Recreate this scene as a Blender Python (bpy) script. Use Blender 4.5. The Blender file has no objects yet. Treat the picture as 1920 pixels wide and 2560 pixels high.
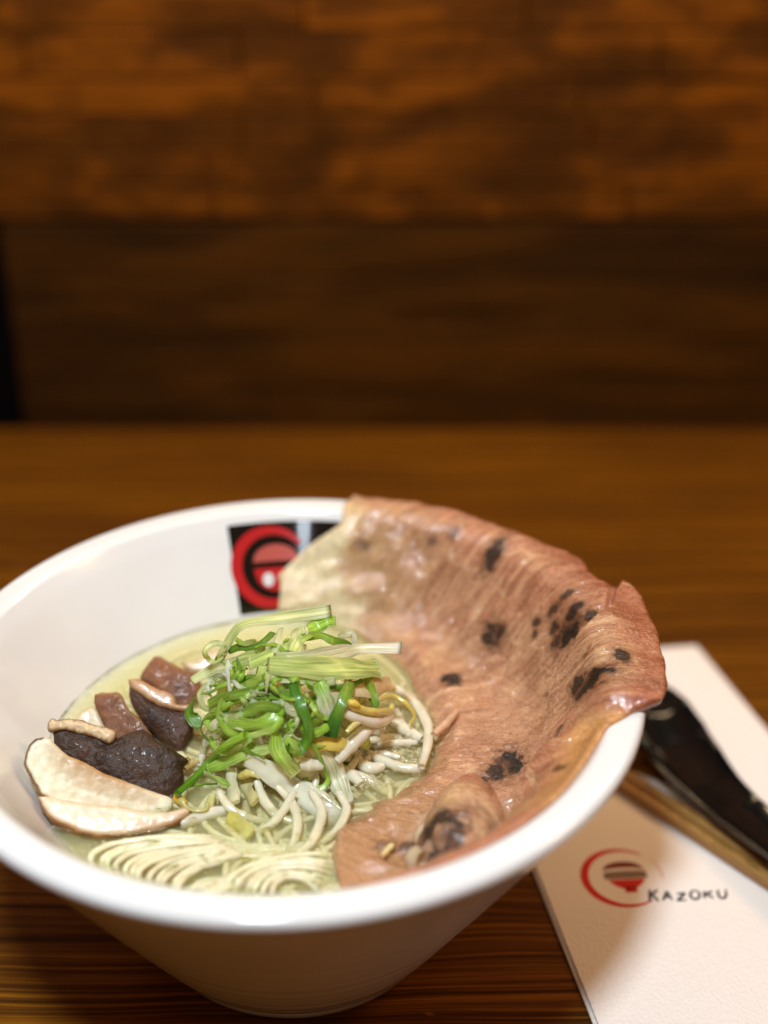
import bpy, math, random
import numpy as np
from mathutils import Vector, Matrix
from mathutils.geometry import delaunay_2d_cdt

random.seed(7)
rng = np.random.default_rng(11)
scene = bpy.context.scene
col = scene.collection

# ------------------------------------------------------------------ camera, world, lamps, exposure
R = 0.105                      # bowl rim radius (m)
CAM = np.array([0.27 * R, -3.323 * R, 3.23 * R])
PITCH = math.radians(28.6)
FPX = 3551.0                   # focal length in pixels of the 1920 x 2560 photograph
cd = bpy.data.cameras.new('camera')
cam = bpy.data.objects.new('camera', cd)
col.objects.link(cam)
cam.location = CAM
cam.rotation_euler = (math.pi / 2 - PITCH, 0, 0)
cd.sensor_fit = 'VERTICAL'
cd.sensor_height = 36.0
cd.lens = 36.0 * FPX / 2560
cd.clip_start = 0.01
cd.clip_end = 50
cd.dof.use_dof = True
cd.dof.focus_distance = 0.424
cd.dof.aperture_fstop = 3.5
scene.camera = cam

world = bpy.data.worlds.new('World')
scene.world = world
world.use_nodes = True
world.node_tree.nodes['Background'].inputs[0].default_value = (1.0, 0.43, 0.11, 1)
world.node_tree.nodes['Background'].inputs[1].default_value = 0.15

def lamp(name, loc, target, size, power, color, shape='DISK', size_y=None, spread=None):
    ld = bpy.data.lights.new(name, 'AREA')
    ld.shape = shape
    ld.size = size
    if size_y:
        ld.size_y = size_y
    ld.energy = power
    ld.color = color
    if spread:
        ld.spread = math.radians(spread)
    o = bpy.data.objects.new(name, ld)
    col.objects.link(o)
    o.location = loc
    o.rotation_euler = (Vector(target) - Vector(loc)).to_track_quat('-Z', 'Y').to_euler()
    return o

lamp('ceiling_lamp', (-0.08, -0.36, 1.00), (0, 0, 0.06), 0.15, 11.0, (0.78, 0.905, 1.0))
lamp('window_glow', (-0.07, -0.98, 0.84), (0, 0, 0.08), 0.10, 0.30, (0.80, 0.90, 1.0))
lamp('warm_fill_light', (0.70, 0.05, 0.70), (0.10, 0, 0.03), 0.22, 1.8, (1.0, 0.52, 0.22))  # unseen warm fill, added to lift the shaded part of the napkin
lamp('wall_strip_lamp', (-0.02, 0.30, 0.46), (-0.02, 0.22, 0.0), 0.80, 1.5, (1.0, 0.72, 0.42), 'RECTANGLE', 0.04)

vs = scene.view_settings
vs.view_transform = 'Standard'
vs.look = 'None'
vs.exposure = 0.0
vs.gamma = 1.0
vs.use_curve_mapping = False
cy = scene.cycles
cy.use_denoising = True
cy.max_bounces = 18
cy.diffuse_bounces = 5
cy.glossy_bounces = 4
cy.transmission_bounces = 6
cy.volume_bounces = 16
cy.transparent_max_bounces = 16
cy.caustics_reflective = False
cy.caustics_refractive = False
cy.sample_clamp_indirect = 6.0

# ------------------------------------------------------------------ projection helpers (place things on real surfaces)
_c, _s = math.cos(PITCH), math.sin(PITCH)
RT = np.array([1.0, 0, 0]); FW = np.array([0, _c, -_s]); UP = np.array([0, _s, _c])
def ray(u, v):
    return FW + RT * (u - 960) / FPX + UP * (1280 - v) / FPX
def at_z(u, v, z):
    d = ray(u, v)
    return CAM + d * (z - CAM[2]) / d[2]
def at_y(u, v, y):
    d = ray(u, v)
    return CAM + d * (y - CAM[1]) / d[1]
def at_plane(u, v, p, n):
    d = ray(u, v)
    return CAM + d * (np.dot(np.asarray(p) - CAM, n) / np.dot(d, n))
def Z2(x, y): return (440 + x / 2.37, 1480 + y / 2.37)
def Z5(x, y): return (40 + x / 2.765, 1600 + y / 2.765)
def Z6(x, y): return (180 + x / 2.37, 1900 + y / 2.37)
def Z7(x, y): return (1240 + x / 2.257, 1580 + y / 2.257)
def DP(x, y): return (x * 1.1573, y * 1.1573)

# ------------------------------------------------------------------ noise
_perm = np.random.default_rng(5).random((64, 64, 64))
def vnoise(p):
    p = np.asarray(p, float)
    i = np.floor(p).astype(int)
    f = p - i
    f = f * f * (3 - 2 * f)
    out = 0
    for dx in (0, 1):
        for dy in (0, 1):
            for dz in (0, 1):
                w = (f[..., 0] if dx else 1 - f[..., 0]) * (f[..., 1] if dy else 1 - f[..., 1]) * (f[..., 2] if dz else 1 - f[..., 2])
                out = out + w * _perm[(i[..., 0] + dx) % 64, (i[..., 1] + dy) % 64, (i[..., 2] + dz) % 64]
    return out * 2 - 1
def fbm(p, n=3):
    a, o, s = 1.0, 0, 0
    p = np.asarray(p, float)
    for k in range(n):
        o = o + a * vnoise(p * 2 ** k + 17.3 * k)
        s += a
        a *= .5
    return o / s
def sst(a, b, x):
    t = np.clip((x - a) / (b - a), 0, 1)
    return t * t * (3 - 2 * t)
def lin(r, g, b):
    def f(c):
        c /= 255.0
        return c / 12.92 if c < .04045 else ((c + .055) / 1.055) ** 2.4
    return np.array([f(r), f(g), f(b)])

# ------------------------------------------------------------------ mesh helpers
def mesh_obj(name, V, F, mat, parent=None, C=None, UV=None, smooth=True, world=True):
    me = bpy.data.meshes.new(name)
    V = np.asarray(V, float)
    me.from_pydata([tuple(v) for v in V], [], [tuple(int(i) for i in f) for f in F])
    if smooth:
        me.polygons.foreach_set('use_smooth', np.ones(len(me.polygons), bool))
    if C is not None:
        a = me.color_attributes.new('Col', 'FLOAT_COLOR', 'POINT')
        cc = np.ones((len(V), 4), np.float32)
        cc[:, :3] = C
        a.data.foreach_set('color', cc.ravel())
    if UV is not None:
        uvl = me.uv_layers.new(name='UVMap')
        li = np.zeros(len(me.loops), np.int32)
        me.loops.foreach_get('vertex_index', li)
        uvl.data.foreach_set('uv', np.asarray(UV, np.float32)[li].ravel())
    me.materials.append(mat)
    me.update()
    o = bpy.data.objects.new(name, me)
    col.objects.link(o)
    if parent is not None:
        o.parent = parent
        if world:
            o.matrix_parent_inverse = Matrix.Translation(-Vector(parent.location)) if parent.parent is None else Matrix.Identity(4)
    return o
def thing(name, label, cat, loc=(0, 0, 0), group=None):
    o = bpy.data.objects.new(name, None)
    col.objects.link(o)
    o.location = loc
    o.empty_display_size = .01
    return tag(o, label, cat, group)
def tag(o, label=None, cat=None, group=None, kind=None):
    if label: o['label'] = label
    if cat: o['category'] = cat
    if group: o['group'] = group
    if kind: o['kind'] = kind
    return o
def grid_faces(nu, nv, off=0, wrap_v=False, flip=False):
    F = []
    for i in range(nu - 1):
        for j in range(nv if wrap_v else nv - 1):
            j2 = (j + 1) % nv
            q = (off + i * nv + j, off + i * nv + j2, off + (i + 1) * nv + j2, off + (i + 1) * nv + j)
            F.append(q[::-1] if flip else q)
    return F
def spline(P, n):
    P = np.asarray(P, float)
    if len(P) < 3:
        t = np.linspace(0, 1, n)[:, None]
        return P[0] * (1 - t) + P[-1] * t
    Q = np.vstack([2 * P[0] - P[1], P, 2 * P[-1] - P[-2]])
    out = []
    d = np.linalg.norm(np.diff(P, axis=0), axis=1)
    cum = np.concatenate([[0], np.cumsum(d)]); cum /= cum[-1]
    for t in np.linspace(0, 1, n):
        k = min(np.searchsorted(cum, t, side='right') - 1, len(P) - 2)
        u = (t - cum[k]) / max(cum[k + 1] - cum[k], 1e-9)
        a, b, c, e = Q[k], Q[k + 1], Q[k + 2], Q[k + 3]
        out.append(.5 * ((2 * b) + (-a + c) * u + (2 * a - 5 * b + 4 * c - e) * u * u + (-a + 3 * b - 3 * c + e) * u ** 3))
    return np.array(out)
def nrm(v):
    return v / (np.linalg.norm(v, axis=-1, keepdims=True) + 1e-12)
def sweep(P, N, prof_fn):
    """P centre line (n,3), N normals (n,3), prof_fn(t)-> (m,2) section in (side, normal). Closed section with capped ends."""
    T = nrm(np.gradient(P, axis=0))
    N = nrm(N - (N * T).sum(1, keepdims=True) * T)
    B = np.cross(T, N)
    rows = []
    n = len(P)
    for i in range(n):
        s = prof_fn(i / (n - 1))
        rows.append(P[i] + s[:, :1] * B[i] + s[:, 1:] * N[i])
    m = rows[0].shape[0]
    V = np.concatenate(rows)
    F = grid_faces(n, m, 0, True)
    F.append(tuple(range(m))[::-1] if False else tuple(range(m)))
    F.append(tuple(range((n - 1) * m, n * m))[::-1])
    return V, F, n, m
def tube_mesh(P, rad, n=24, m=8, flat=1.0, jit=0.0, N0=None):
    P = spline(P, n) if len(P) != n else np.asarray(P)
    N = np.tile(np.array([0, 0, 1.0]) if N0 is None else N0, (n, 1)) + rng.normal(0, .001, (n, 3))
    ang = np.linspace(0, 2 * np.pi, m, endpoint=False)
    def pf(t):
        r = rad(t) if callable(rad) else rad
        r *= 1 + jit * math.sin(t * 23 + rad_seed) * .5
        return np.stack([np.cos(ang) * r, np.sin(ang) * r * flat], 1)
    rad_seed = rng.random() * 6
    return sweep(P, N, pf)
def box_mesh(x0, x1, y0, y1, z0, z1):
    V = [(x, y, z) for x in (x0, x1) for y in (y0, y1) for z in (z0, z1)]
    F = [(0, 1, 3, 2), (4, 6, 7, 5), (0, 4, 5, 1), (2, 3, 7, 6), (0, 2, 6, 4), (1, 5, 7, 3)]
    return V, F
def bevel(o, w, seg=3):
    m = o.modifiers.new('bevel', 'BEVEL')
    m.width = w
    m.segments = seg
    m.limit_method = 'ANGLE'
    return o

# ------------------------------------------------------------------ materials
class NT:
    def __init__(s, name):
        s.m = bpy.data.materials.new(name)
        s.m.use_nodes = True
        s.t = s.m.node_tree
        s.p = s.t.nodes['Principled BSDF']
        s.out = s.t.nodes['Material Output']
    def n(s, typ, **kw):
        nd = s.t.nodes.new(typ)
        for k, v in kw.items():
            if k.startswith('_'):
                setattr(nd, k[1:], v)
            else:
                nd.inputs[k.replace('__', ' ')].default_value = v
        return nd
    def l(s, a, b):
        s.t.links.new(a, b)
    def coords(s, scale=(1, 1, 1), kind='Object', rot=(0, 0, 0)):
        tc = s.n('ShaderNodeTexCoord')
        mp = s.n('ShaderNodeMapping')
        mp.inputs['Scale'].default_value = scale
        mp.inputs['Rotation'].default_value = rot
        s.l(tc.outputs[kind], mp.inputs['Vector'])
        return mp.outputs[0]
    def noise(s, vec, scale, detail=4, rough=.5, dist=0):
        nd = s.n('ShaderNodeTexNoise', Scale=scale, Detail=detail, Roughness=rough, Distortion=dist)
        s.l(vec, nd.inputs['Vector'])
        return nd.outputs['Fac']
    def ramp(s, fac, stops):
        r = s.n('ShaderNodeValToRGB')
        e = r.color_ramp.elements
        while len(e) < len(stops): e.new(.5)
        for k, (p, c) in enumerate(stops):
            e[k].position = p
            e[k].color = tuple(c) + (1,) if len(c) == 3 else c
        s.l(fac, r.inputs[0])
        return r.outputs[0]
    def mix(s, a, b, fac, mode='MIX'):
        m = s.n('ShaderNodeMix', _data_type='RGBA', _blend_type=mode)
        for v, i in ((fac, 0), (a, 6), (b, 7)):
            if hasattr(v, 'links') or hasattr(v, 'is_output'): s.l(v, m.inputs[i])
            else: m.inputs[i].default_value = v if i == 0 else (tuple(v) + (1,) if len(v) == 3 else v)
        return m.outputs[2]
    def math(s, op, a, b=None):
        m = s.n('ShaderNodeMath', _operation=op)
        for v, i in ((a, 0), (b, 1)):
            if v is None: continue
            if hasattr(v, 'is_output'): s.l(v, m.inputs[i])
            else: m.inputs[i].default_value = v
        return m.outputs[0]
    def bump(s, h, strength, dist):
        b = s.n('ShaderNodeBump', Strength=strength, Distance=dist)
        s.l(h, b.inputs['Height'])
        s.l(b.outputs[0], s.p.inputs['Normal'])
        return b
    def attr(s):
        a = s.n('ShaderNodeAttribute', _attribute_name='Col')
        return a.outputs['Color']
    def set(s, **kw):
        for k, v in kw.items():
            k = k.replace('__', ' ')
            if hasattr(v, 'is_output'): s.l(v, s.p.inputs[k])
            else: s.p.inputs[k].default_value = tuple(v) + (1,) if (hasattr(v, '__len__') and len(v) == 3 and 'Color' in k) else v
        return s

def mat_ceramic():
    k = NT('white_ceramic')
    v = k.coords()
    c = k.ramp(k.noise(v, 30, 3), [(.3, (.80, .795, .78)), (.7, (.84, .835, .82))])
    k.set(Base__Color=c, Roughness=.13, Coat__Weight=.3, Coat__Roughness=.04)
    k.bump(k.noise(v, 60, 2), .04, .002)
    return k.m
def mat_simple(name, c, rough=.5, **kw):
    k = NT(name)
    k.set(Base__Color=tuple(c), Roughness=rough, **kw)
    return k.m
def mat_table():
    k = NT('dark_oiled_wood')
    tc = k.n('ShaderNodeTexCoord')
    wob = k.n('ShaderNodeTexNoise', Scale=7.0, Detail=2.0)
    k.l(tc.outputs['Object'], wob.inputs['Vector'])
    ad = k.n('ShaderNodeVectorMath', _operation='MULTIPLY_ADD')
    k.l(wob.outputs['Color'], ad.inputs[0])
    ad.inputs[1].default_value = (.0, .018, .0)
    k.l(tc.outputs['Object'], ad.inputs[2])
    mp = k.n('ShaderNodeMapping')
    mp.inputs['Scale'].default_value = (3.0, 330, 3.0)
    mp.inputs['Rotation'].default_value = (0, 0, math.radians(-2.5))
    k.l(ad.outputs[0], mp.inputs['Vector'])
    g = k.noise(mp.outputs[0], 1.6, 3, .55, .25)
    mp2 = k.n('ShaderNodeMapping')
    mp2.inputs['Scale'].default_value = (40, 900, 40)
    k.l(ad.outputs[0], mp2.inputs['Vector'])
    fine = k.noise(mp2.outputs[0], 1.0, 3, .6)
    big = k.noise(k.coords((4, 9, 4)), 1.0, 3, .5)
    ring = k.ramp(g, [(.36, (.058, .0170, .0003)), (.47, (.115, .0345, .0005)), (.56, (.195, .063, .0009)), (.68, (.30, .105, .003))])
    c = k.mix(ring, k.ramp(fine, [(.3, (.3, .3, .3)), (.7, (1, 1, 1))]), .45, 'MULTIPLY')
    c = k.mix(c, k.ramp(big, [(.3, (.65, .60, .55)), (.7, (1.15, 1.2, 1.2))]), .8, 'MULTIPLY')
    # worn light scuffs
    sc = k.noise(k.coords((26, 60, 26)), 1.0, 5, .65)
    scm = k.ramp(sc, [(.665, (0, 0, 0)), (.70, (1, 1, 1))])
    c = k.mix(c, (.34, .12, .022), k.math('MULTIPLY', scm, k.ramp(fine, [(.42, (0, 0, 0)), (.55, (.75, .75, .75))])))
    k.set(Base__Color=c, Roughness=k.ramp(g, [(.35, (.70,) * 3), (.65, (.48,) * 3)]), Specular__IOR__Level=.12)
    h = k.math('ADD', k.math('MULTIPLY', g, 1.0), k.math('MULTIPLY', fine, .22))
    k.bump(h, .7, .0009)
    return k.m
def mat_plank(name, dark, mid, light, thr, scale):
    k = NT(name)
    tc = k.n('ShaderNodeTexCoord')
    oi = k.n('ShaderNodeObjectInfo')
    ad = k.n('ShaderNodeVectorMath', _operation='MULTIPLY_ADD')
    cmb = k.n('ShaderNodeCombineXYZ')
    for i in range(3): k.l(oi.outputs['Random'], cmb.inputs[i])
    k.l(cmb.outputs[0], ad.inputs[0])
    ad.inputs[1].default_value = (.03, .0, .008)
    k.l(tc.outputs['Object'], ad.inputs[2])
    mp = k.n('ShaderNodeMapping')
    mp.inputs['Scale'].default_value = scale
    k.l(ad.outputs[0], mp.inputs['Vector'])
    a = k.noise(mp.outputs[0], 1.0, 4, .55, .4)
    fine = k.n('ShaderNodeMapping')
    fine.inputs['Scale'].default_value = (30, 30, 420)
    k.l(ad.outputs[0], fine.inputs['Vector'])
    f = k.noise(fine.outputs[0], 1.0, 3)
    c = k.ramp(a, [(thr - .16, dark), (thr, mid), (thr + .09, light)])
    c = k.mix(c, k.ramp(f, [(.3, (.5, .5, .5)), (.7, (1.1, 1.1, 1.1))]), .6, 'MULTIPLY')
    tone = k.ramp(oi.outputs['Random'], [(0, (.86, .86, .86)), (1, (1.14, 1.12, 1.08))])
    c = k.mix(c, tone, .8, 'MULTIPLY')
    k.set(Base__Color=c, Roughness=.7, Specular__IOR__Level=.10)
    k.bump(k.math('ADD', a, k.math('MULTIPLY', f, .3)), .6, .003)
    return k.m
def mat_meat():
    k = NT('braised_pork')
    uv = k.coords((1, 1, 1), 'UV')
    # uv in mm: u across fibres, v along fibres
    m1 = k.n('ShaderNodeMapping'); m1.inputs['Scale'].default_value = (.62, .26, 1); k.l(uv, m1.inputs['Vector'])
    m2 = k.n('ShaderNodeMapping'); m2.inputs['Scale'].default_value = (1.9, .9, 1); k.l(uv, m2.inputs['Vector'])
    fib = k.noise(m1.outputs[0], 1.0, 3, .6, .6)
    gr = k.noise(m2.outputs[0], 1.0, 3, .6, .3)
    at = k.attr()
    c = k.mix(at, k.ramp(fib, [(.3, (.66, .58, .52)), (.5, (1, 1, 1)), (.72, (1.26, 1.32, 1.38))]), .6, 'MULTIPLY')
    c = k.mix(c, k.ramp(gr, [(.3, (.82, .78, .74)), (.7, (1.14, 1.15, 1.16))]), .6, 'MULTIPLY')
    k.set(Base__Color=c, Roughness=k.ramp(gr, [(.35, (.16,) * 3), (.65, (.40,) * 3)]), Subsurface__Weight=.12, Subsurface__Scale=.004, Coat__Weight=1.0, Coat__Roughness=.045, Coat__IOR=1.7, Specular__IOR__Level=.35)
    k.p.inputs['Subsurface Radius'].default_value = (1, .4, .2)
    bw = k.n('ShaderNodeRGBToBW'); k.l(at, bw.inputs[0])
    k.l(k.ramp(bw.outputs[0], [(.015, (.15,) * 3), (.12, (1,) * 3)]), k.p.inputs['Coat Weight'])
    k.bump(k.math('ADD', k.math('MULTIPLY', fib, .9), k.math('MULTIPLY', gr, .9)), .75, .0011)
    wet = k.n('ShaderNodeMapping'); wet.inputs['Scale'].default_value = (.55, .36, 1); k.l(uv, wet.inputs['Vector'])
    cb = k.n('ShaderNodeBump', Strength=.7, Distance=.0011)
    w2 = k.n('ShaderNodeMapping'); w2.inputs['Scale'].default_value = (1.5, 1.0, 1); k.l(uv, w2.inputs['Vector'])
    k.l(k.math('ADD', k.noise(wet.outputs[0], 1.0, 2, .5, .5), k.math('MULTIPLY', k.noise(w2.outputs[0], 1.0, 2, .5), .42)), cb.inputs['Height'])
    k.l(cb.outputs[0], k.p.inputs['Coat Normal'])
    return k.m
def mat_attr(name, rough=.25, trans=0.25, sss=.1, bump_scale=None, bump_d=.0004, coat=.5, stripes=None, bstr=.5):
    k = NT(name)
    at = k.attr()
    c = at
    h = None
    if stripes:
        uv = k.coords((stripes, 3.0, 1), 'UV')
        st = k.noise(uv, 1.0, 2, .5)
        c = k.mix(c, k.ramp(st, [(.3, (.55, .66, .40)), (.5, (1, 1, 1)), (.7, (1.40, 1.28, 1.6))]), .9, 'MULTIPLY')
        h = st
    if bump_scale:
        n = k.noise(k.coords(), bump_scale, 4, .55)
        h = n if h is None else k.math('ADD', h, n)
        c = k.mix(c, k.ramp(n, [(.3, (.80, .78, .74)), (.7, (1.12, 1.12, 1.12))]), .6, 'MULTIPLY')
    k.set(Base__Color=c, Roughness=rough, Subsurface__Weight=sss, Subsurface__Scale=.003, Coat__Weight=coat, Coat__Roughness=.06)
    k.p.inputs['Subsurface Radius'].default_value = (1, .8, .4)
    if h is not None: k.bump(h, bstr, bump_d)
    if trans:
        tr = k.n('ShaderNodeBsdfTranslucent')
        k.l(c, tr.inputs[0])
        mx = k.n('ShaderNodeMixShader')
        mx.inputs[0].default_value = trans
        k.l(k.p.outputs[0], mx.inputs[1]); k.l(tr.outputs[0], mx.inputs[2])
        k.l(mx.outputs[0], k.out.inputs[0])
    return k.m
def mat_broth():
    k = NT('cloudy_broth')
    tr = k.n('ShaderNodeBsdfTransparent')
    tr.inputs[0].default_value = (1.0, .985, .91, 1)
    gl = k.n('ShaderNodeBsdfGlossy', Roughness=.04)
    v = k.coords()
    b = k.n('ShaderNodeBump', Strength=.8, Distance=.0022)
    k.l(k.noise(v, 170, 3, .5), b.inputs['Height'])
    k.l(b.outputs[0], gl.inputs['Normal'])
    fr = k.n('ShaderNodeFresnel', IOR=1.33)
    k.l(b.outputs[0], fr.inputs['Normal'])
    mx = k.n('ShaderNodeMixShader')
    k.l(fr.outputs[0], mx.inputs[0]); k.l(tr.outputs[0], mx.inputs[1]); k.l(gl.outputs[0], mx.inputs[2])
    k.l(mx.outputs[0], k.out.inputs['Surface'])
    pv = k.n('ShaderNodeVolumePrincipled')
    pv.inputs['Color'].default_value = (1.0, .978, .74, 1)
    pv.inputs['Density'].default_value = 140
    pv.inputs['Anisotropy'].default_value = .0
    k.l(pv.outputs[0], k.out.inputs['Volume'])
    k.t.nodes.remove(k.p)
    return k.m
def mat_bubble():
    k = NT('soup_bubble')
    tr = k.n('ShaderNodeBsdfTransparent')
    gl = k.n('ShaderNodeBsdfGlossy', Roughness=.05)
    df = k.n('ShaderNodeBsdfDiffuse'); df.inputs[0].default_value = (.88, .82, .52, 1)
    lw = k.n('ShaderNodeLayerWeight', Blend=.35)
    m0 = k.n('ShaderNodeMixShader'); m0.inputs[0].default_value = .45
    k.l(gl.outputs[0], m0.inputs[1]); k.l(df.outputs[0], m0.inputs[2])
    mx = k.n('ShaderNodeMixShader')
    k.l(k.math('ADD', k.math('MULTIPLY', lw.outputs['Facing'], 1.1), .10), mx.inputs[0])
    k.l(tr.outputs[0], mx.inputs[1]); k.l(m0.outputs[0], mx.inputs[2])
    k.l(mx.outputs[0], k.out.inputs[0])
    k.t.nodes.remove(k.p)
    return k.m
def mat_paper():
    k = NT('embossed_paper')
    v = k.coords()
    sx = k.n('ShaderNodeSeparateXYZ')
    k.l(v, sx.inputs[0])
    vo = k.n('ShaderNodeTexVoronoi', Scale=900.0)
    mp = k.coords((1, .8, 1), rot=(0, 0, math.radians(28)))
    k.l(mp, vo.inputs['Vector'])
    edge = k.ramp(k.math('MULTIPLY_ADD', sx.outputs[1], -60.0), [(0.0, (0, 0, 0)), (1.0, (1, 1, 1))])
    h = k.math('MULTIPLY', vo.outputs['Distance'], k.math('ADD', k.math('MULTIPLY', edge, 1.0), .12))
    k.set(Base__Color=(.85, .775, .715), Roughness=.8, Specular__IOR__Level=.2)
    k.bump(h, .32, .0010)
    return k.m

M = dict(
    ceramic=mat_ceramic(), table=mat_table(), meat=mat_meat(), broth=mat_broth(), bubble=mat_bubble(), paper=mat_paper(),
    plank_up=mat_plank('rough_wall_wood', (.070, .0195, .0002), (.112, .0305, .0003), (.20, .053, .0005), .52, (22, 20, 40)),
    plank_low=mat_plank('shaded_panel_wood', (.034, .0108, .0002), (.052, .0165, .0003), (.084, .026, .0006), .52, (7, 12, 45)),  # darker tones put the shade of the lower wall into the wood colour
    black=mat_simple('black_gap', (.0015, .001, .001), .9, Specular__IOR__Level=.05),
    spoon=mat_simple('black_lacquer', (.006, .0055, .005), .12, Coat__Weight=.6, Coat__Roughness=.05),
    print_black=mat_simple('printed_black', (.006, .006, .006), .08, Coat__Weight=.5, Coat__Roughness=.05),
    print_red=mat_simple('printed_red', (.50, .018, .02), .2),
    print_salmon=mat_simple('printed_salmon', (.50, .10, .08), .2),
    print_white=mat_simple('printed_white', (.75, .75, .75), .2),
    ink_red=mat_simple('ink_red', (.60, .014, .008), .8),
    ink_faint=mat_simple('ink_faint_red', (.68, .36, .30), .8),
    ink_brown=mat_simple('ink_brown', (.19, .02, .016), .8),
    ink_grey=mat_simple('ink_grey', (.23, .15, .11), .8),
    ink_black=mat_simple('ink_black', (.035, .03, .028), .8),
    onion=mat_attr('scallion', .28, .52, .05, None, .0003, .35, 10.0, .5),
    sprout=mat_attr('bean_sprout', .16, .22, .45, 260, .0002, .7),
    noodle=mat_attr('noodle', .34, .10, .2, 400, .0002, .25),
    mush=mat_attr('mushroom_flesh', .40, .1, .2, 420, .0005, .18),
    cap=mat_attr('mushroom_skin', .50, 0, .05, 700, .0009, .08, None, .8),
)

def mat_chop():
    k = NT('bamboo')
    v = k.coords((260, 30, 260), 'Generated')
    n = k.noise(k.coords((60, 3, 60), 'Generated'), 1.0, 4)
    k.set(Base__Color=k.ramp(n, [(.3, (.19, .085, .016)), (.55, (.34, .17, .040)), (.75, (.42, .22, .06))]), Roughness=.45)
    return k.m
M['chop'] = mat_chop()
def mat_oil():
    k = NT('soup_oil')
    tr = k.n('ShaderNodeBsdfTransparent'); tr.inputs[0].default_value = (.99, .97, .86, 1)
    gl = k.n('ShaderNodeBsdfGlossy', Roughness=.03)
    fr = k.n('ShaderNodeFresnel', IOR=1.47)
    mx = k.n('ShaderNodeMixShader')
    k.l(fr.outputs[0], mx.inputs[0]); k.l(tr.outputs[0], mx.inputs[1]); k.l(gl.outputs[0], mx.inputs[2])
    k.l(mx.outputs[0], k.out.inputs[0]); k.t.nodes.remove(k.p)
    return k.m
M['oil'] = mat_oil()

# ------------------------------------------------------------------ table and wall
WALL_Y = 0.374
V, F = box_mesh(-.75, .80, -.30, WALL_Y - .002, -.035, 0)
table = mesh_obj('table', V, F, M['table'], smooth=False)
bevel(table, .003)
tag(table, 'dark brown oiled wood table with ridged grain under the bowl', 'table')

wall = mesh_obj('wall', *box_mesh(-.60, .66, WALL_Y + .026, WALL_Y + .07, -.05, .62), M['black'], smooth=False)
tag(wall, kind='structure')
def plank_mesh(x0, x1, z0, z1, yf, mat):
    V, F = box_mesh(x0, x1, yf, WALL_Y + .027, z0, z1)
    o = mesh_obj('plank', V, F, mat, wall, smooth=False)
    bevel(o, .0006, 2)
z = .119
while z < .30:
    h = random.uniform(.016, .023)
    x = -.34 + random.uniform(-.1, 0)
    while x < .42:
        w = random.uniform(.10, .24)
        plank_mesh(x, x + w - .001, z, z + h - .001, WALL_Y + random.uniform(.0, .0025), M['plank_up'])
        x += w
    z += h
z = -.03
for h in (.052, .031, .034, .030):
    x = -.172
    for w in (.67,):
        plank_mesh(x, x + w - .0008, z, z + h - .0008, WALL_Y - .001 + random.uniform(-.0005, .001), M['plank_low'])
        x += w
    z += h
dark_gap = mesh_obj('dark_gap', *box_mesh(-.40, -.1735, WALL_Y + .001, WALL_Y + .026, -.03, .1165), M['black'], smooth=False)  # black block stands in for the unlit gap beside the boards
tag(dark_gap, 'black block standing in for the dark gap at the end of the lower wall boards', 'dark_gap')

# ------------------------------------------------------------------ bowl
H = .92 * R
ZB = H - .29 * R               # broth level
RB, RI = .72 * R, .90 * R      # inner radius at broth, at the lip
LW = math.hypot(RI - RB, H - ZB)
bowl = thing('ramen_bowl', 'large white conical ramen bowl with thick rounded lip', 'bowl', (0, 0, 0))
prof = []
n = 60
def r_out(z): return .475 * R + (.985 * R - .475 * R) * ((z - .06 * R) / (H - .06 * R - .03 * R)) ** .98 if z > .06 * R else .475 * R
for i in range(n + 1):
    zz = .06 * R + (H - .052 * R - .06 * R) * i / n
    ripple = .00014 * math.sin(zz * 1150 + 1.5 * math.sin(zz * 300)) * (1 - i / n)
    prof.append((r_out(zz) + ripple, zz))
for a in np.radians(np.linspace(-50, 90, 14)):      # outer rounding of lip
    prof.append((.978 * R + .022 * R * math.cos(a), H - .010 * R + .022 * R * math.sin(a)))
for a in np.radians(np.linspace(90, 150, 8)):       # inner rounding
    prof.append((.930 * R + .030 * R * math.cos(a), H - .018 * R + .030 * R * math.sin(a)))
for i in range(1, 41):
    t = i / 40
    zz = H - .012 * R - (H - .012 * R - .10 * R) * t
    rr = RI - (RI - RB) / (H - ZB) * (H - zz)
    prof.append((max(rr, .30 * R), zz))
prof += [(.2 * R, .09 * R), (.0001, .088 * R)]
def lathe(name, prof, mat, parent, seg=192):
    a = np.linspace(0, 2 * np.pi, seg, endpoint=False)
    P = np.array(prof)
    V = np.stack([P[:, 0, None] * np.cos(a), P[:, 0, None] * np.sin(a), np.repeat(P[:, 1, None], seg, 1)], -1).reshape(-1, 3)
    return mesh_obj(name, V, grid_faces(len(P), seg, 0, True, True), mat, parent)
lathe('bowl_body', [(.0001, .062 * R)] + prof, M['ceramic'], bowl)
lathe('foot_ring', [(.37 * R, .058 * R), (.37 * R, .004 * R), (.385 * R, .0), (.43 * R, .0), (.442 * R, .006 * R), (.446 * R, .03 * R), (.446 * R, .055 * R), (.44 * R, .0595 * R), (.37 * R, .0598 * R)], M['ceramic'], bowl)

def wall_pt(th, s, off=0.0):
    """point on the inner wall: th degrees, s metres up the wall from the broth line, off metres off the wall"""
    r = RB + (RI - RB) * s / LW
    zz = ZB + (H - ZB) * s / LW
    nr, nz = -(H - ZB) / LW, (RI - RB) / LW
    a = math.radians(th)
    r += nr * off; zz += nz * off
    return (r * math.cos(a), r * math.sin(a), zz)
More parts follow.
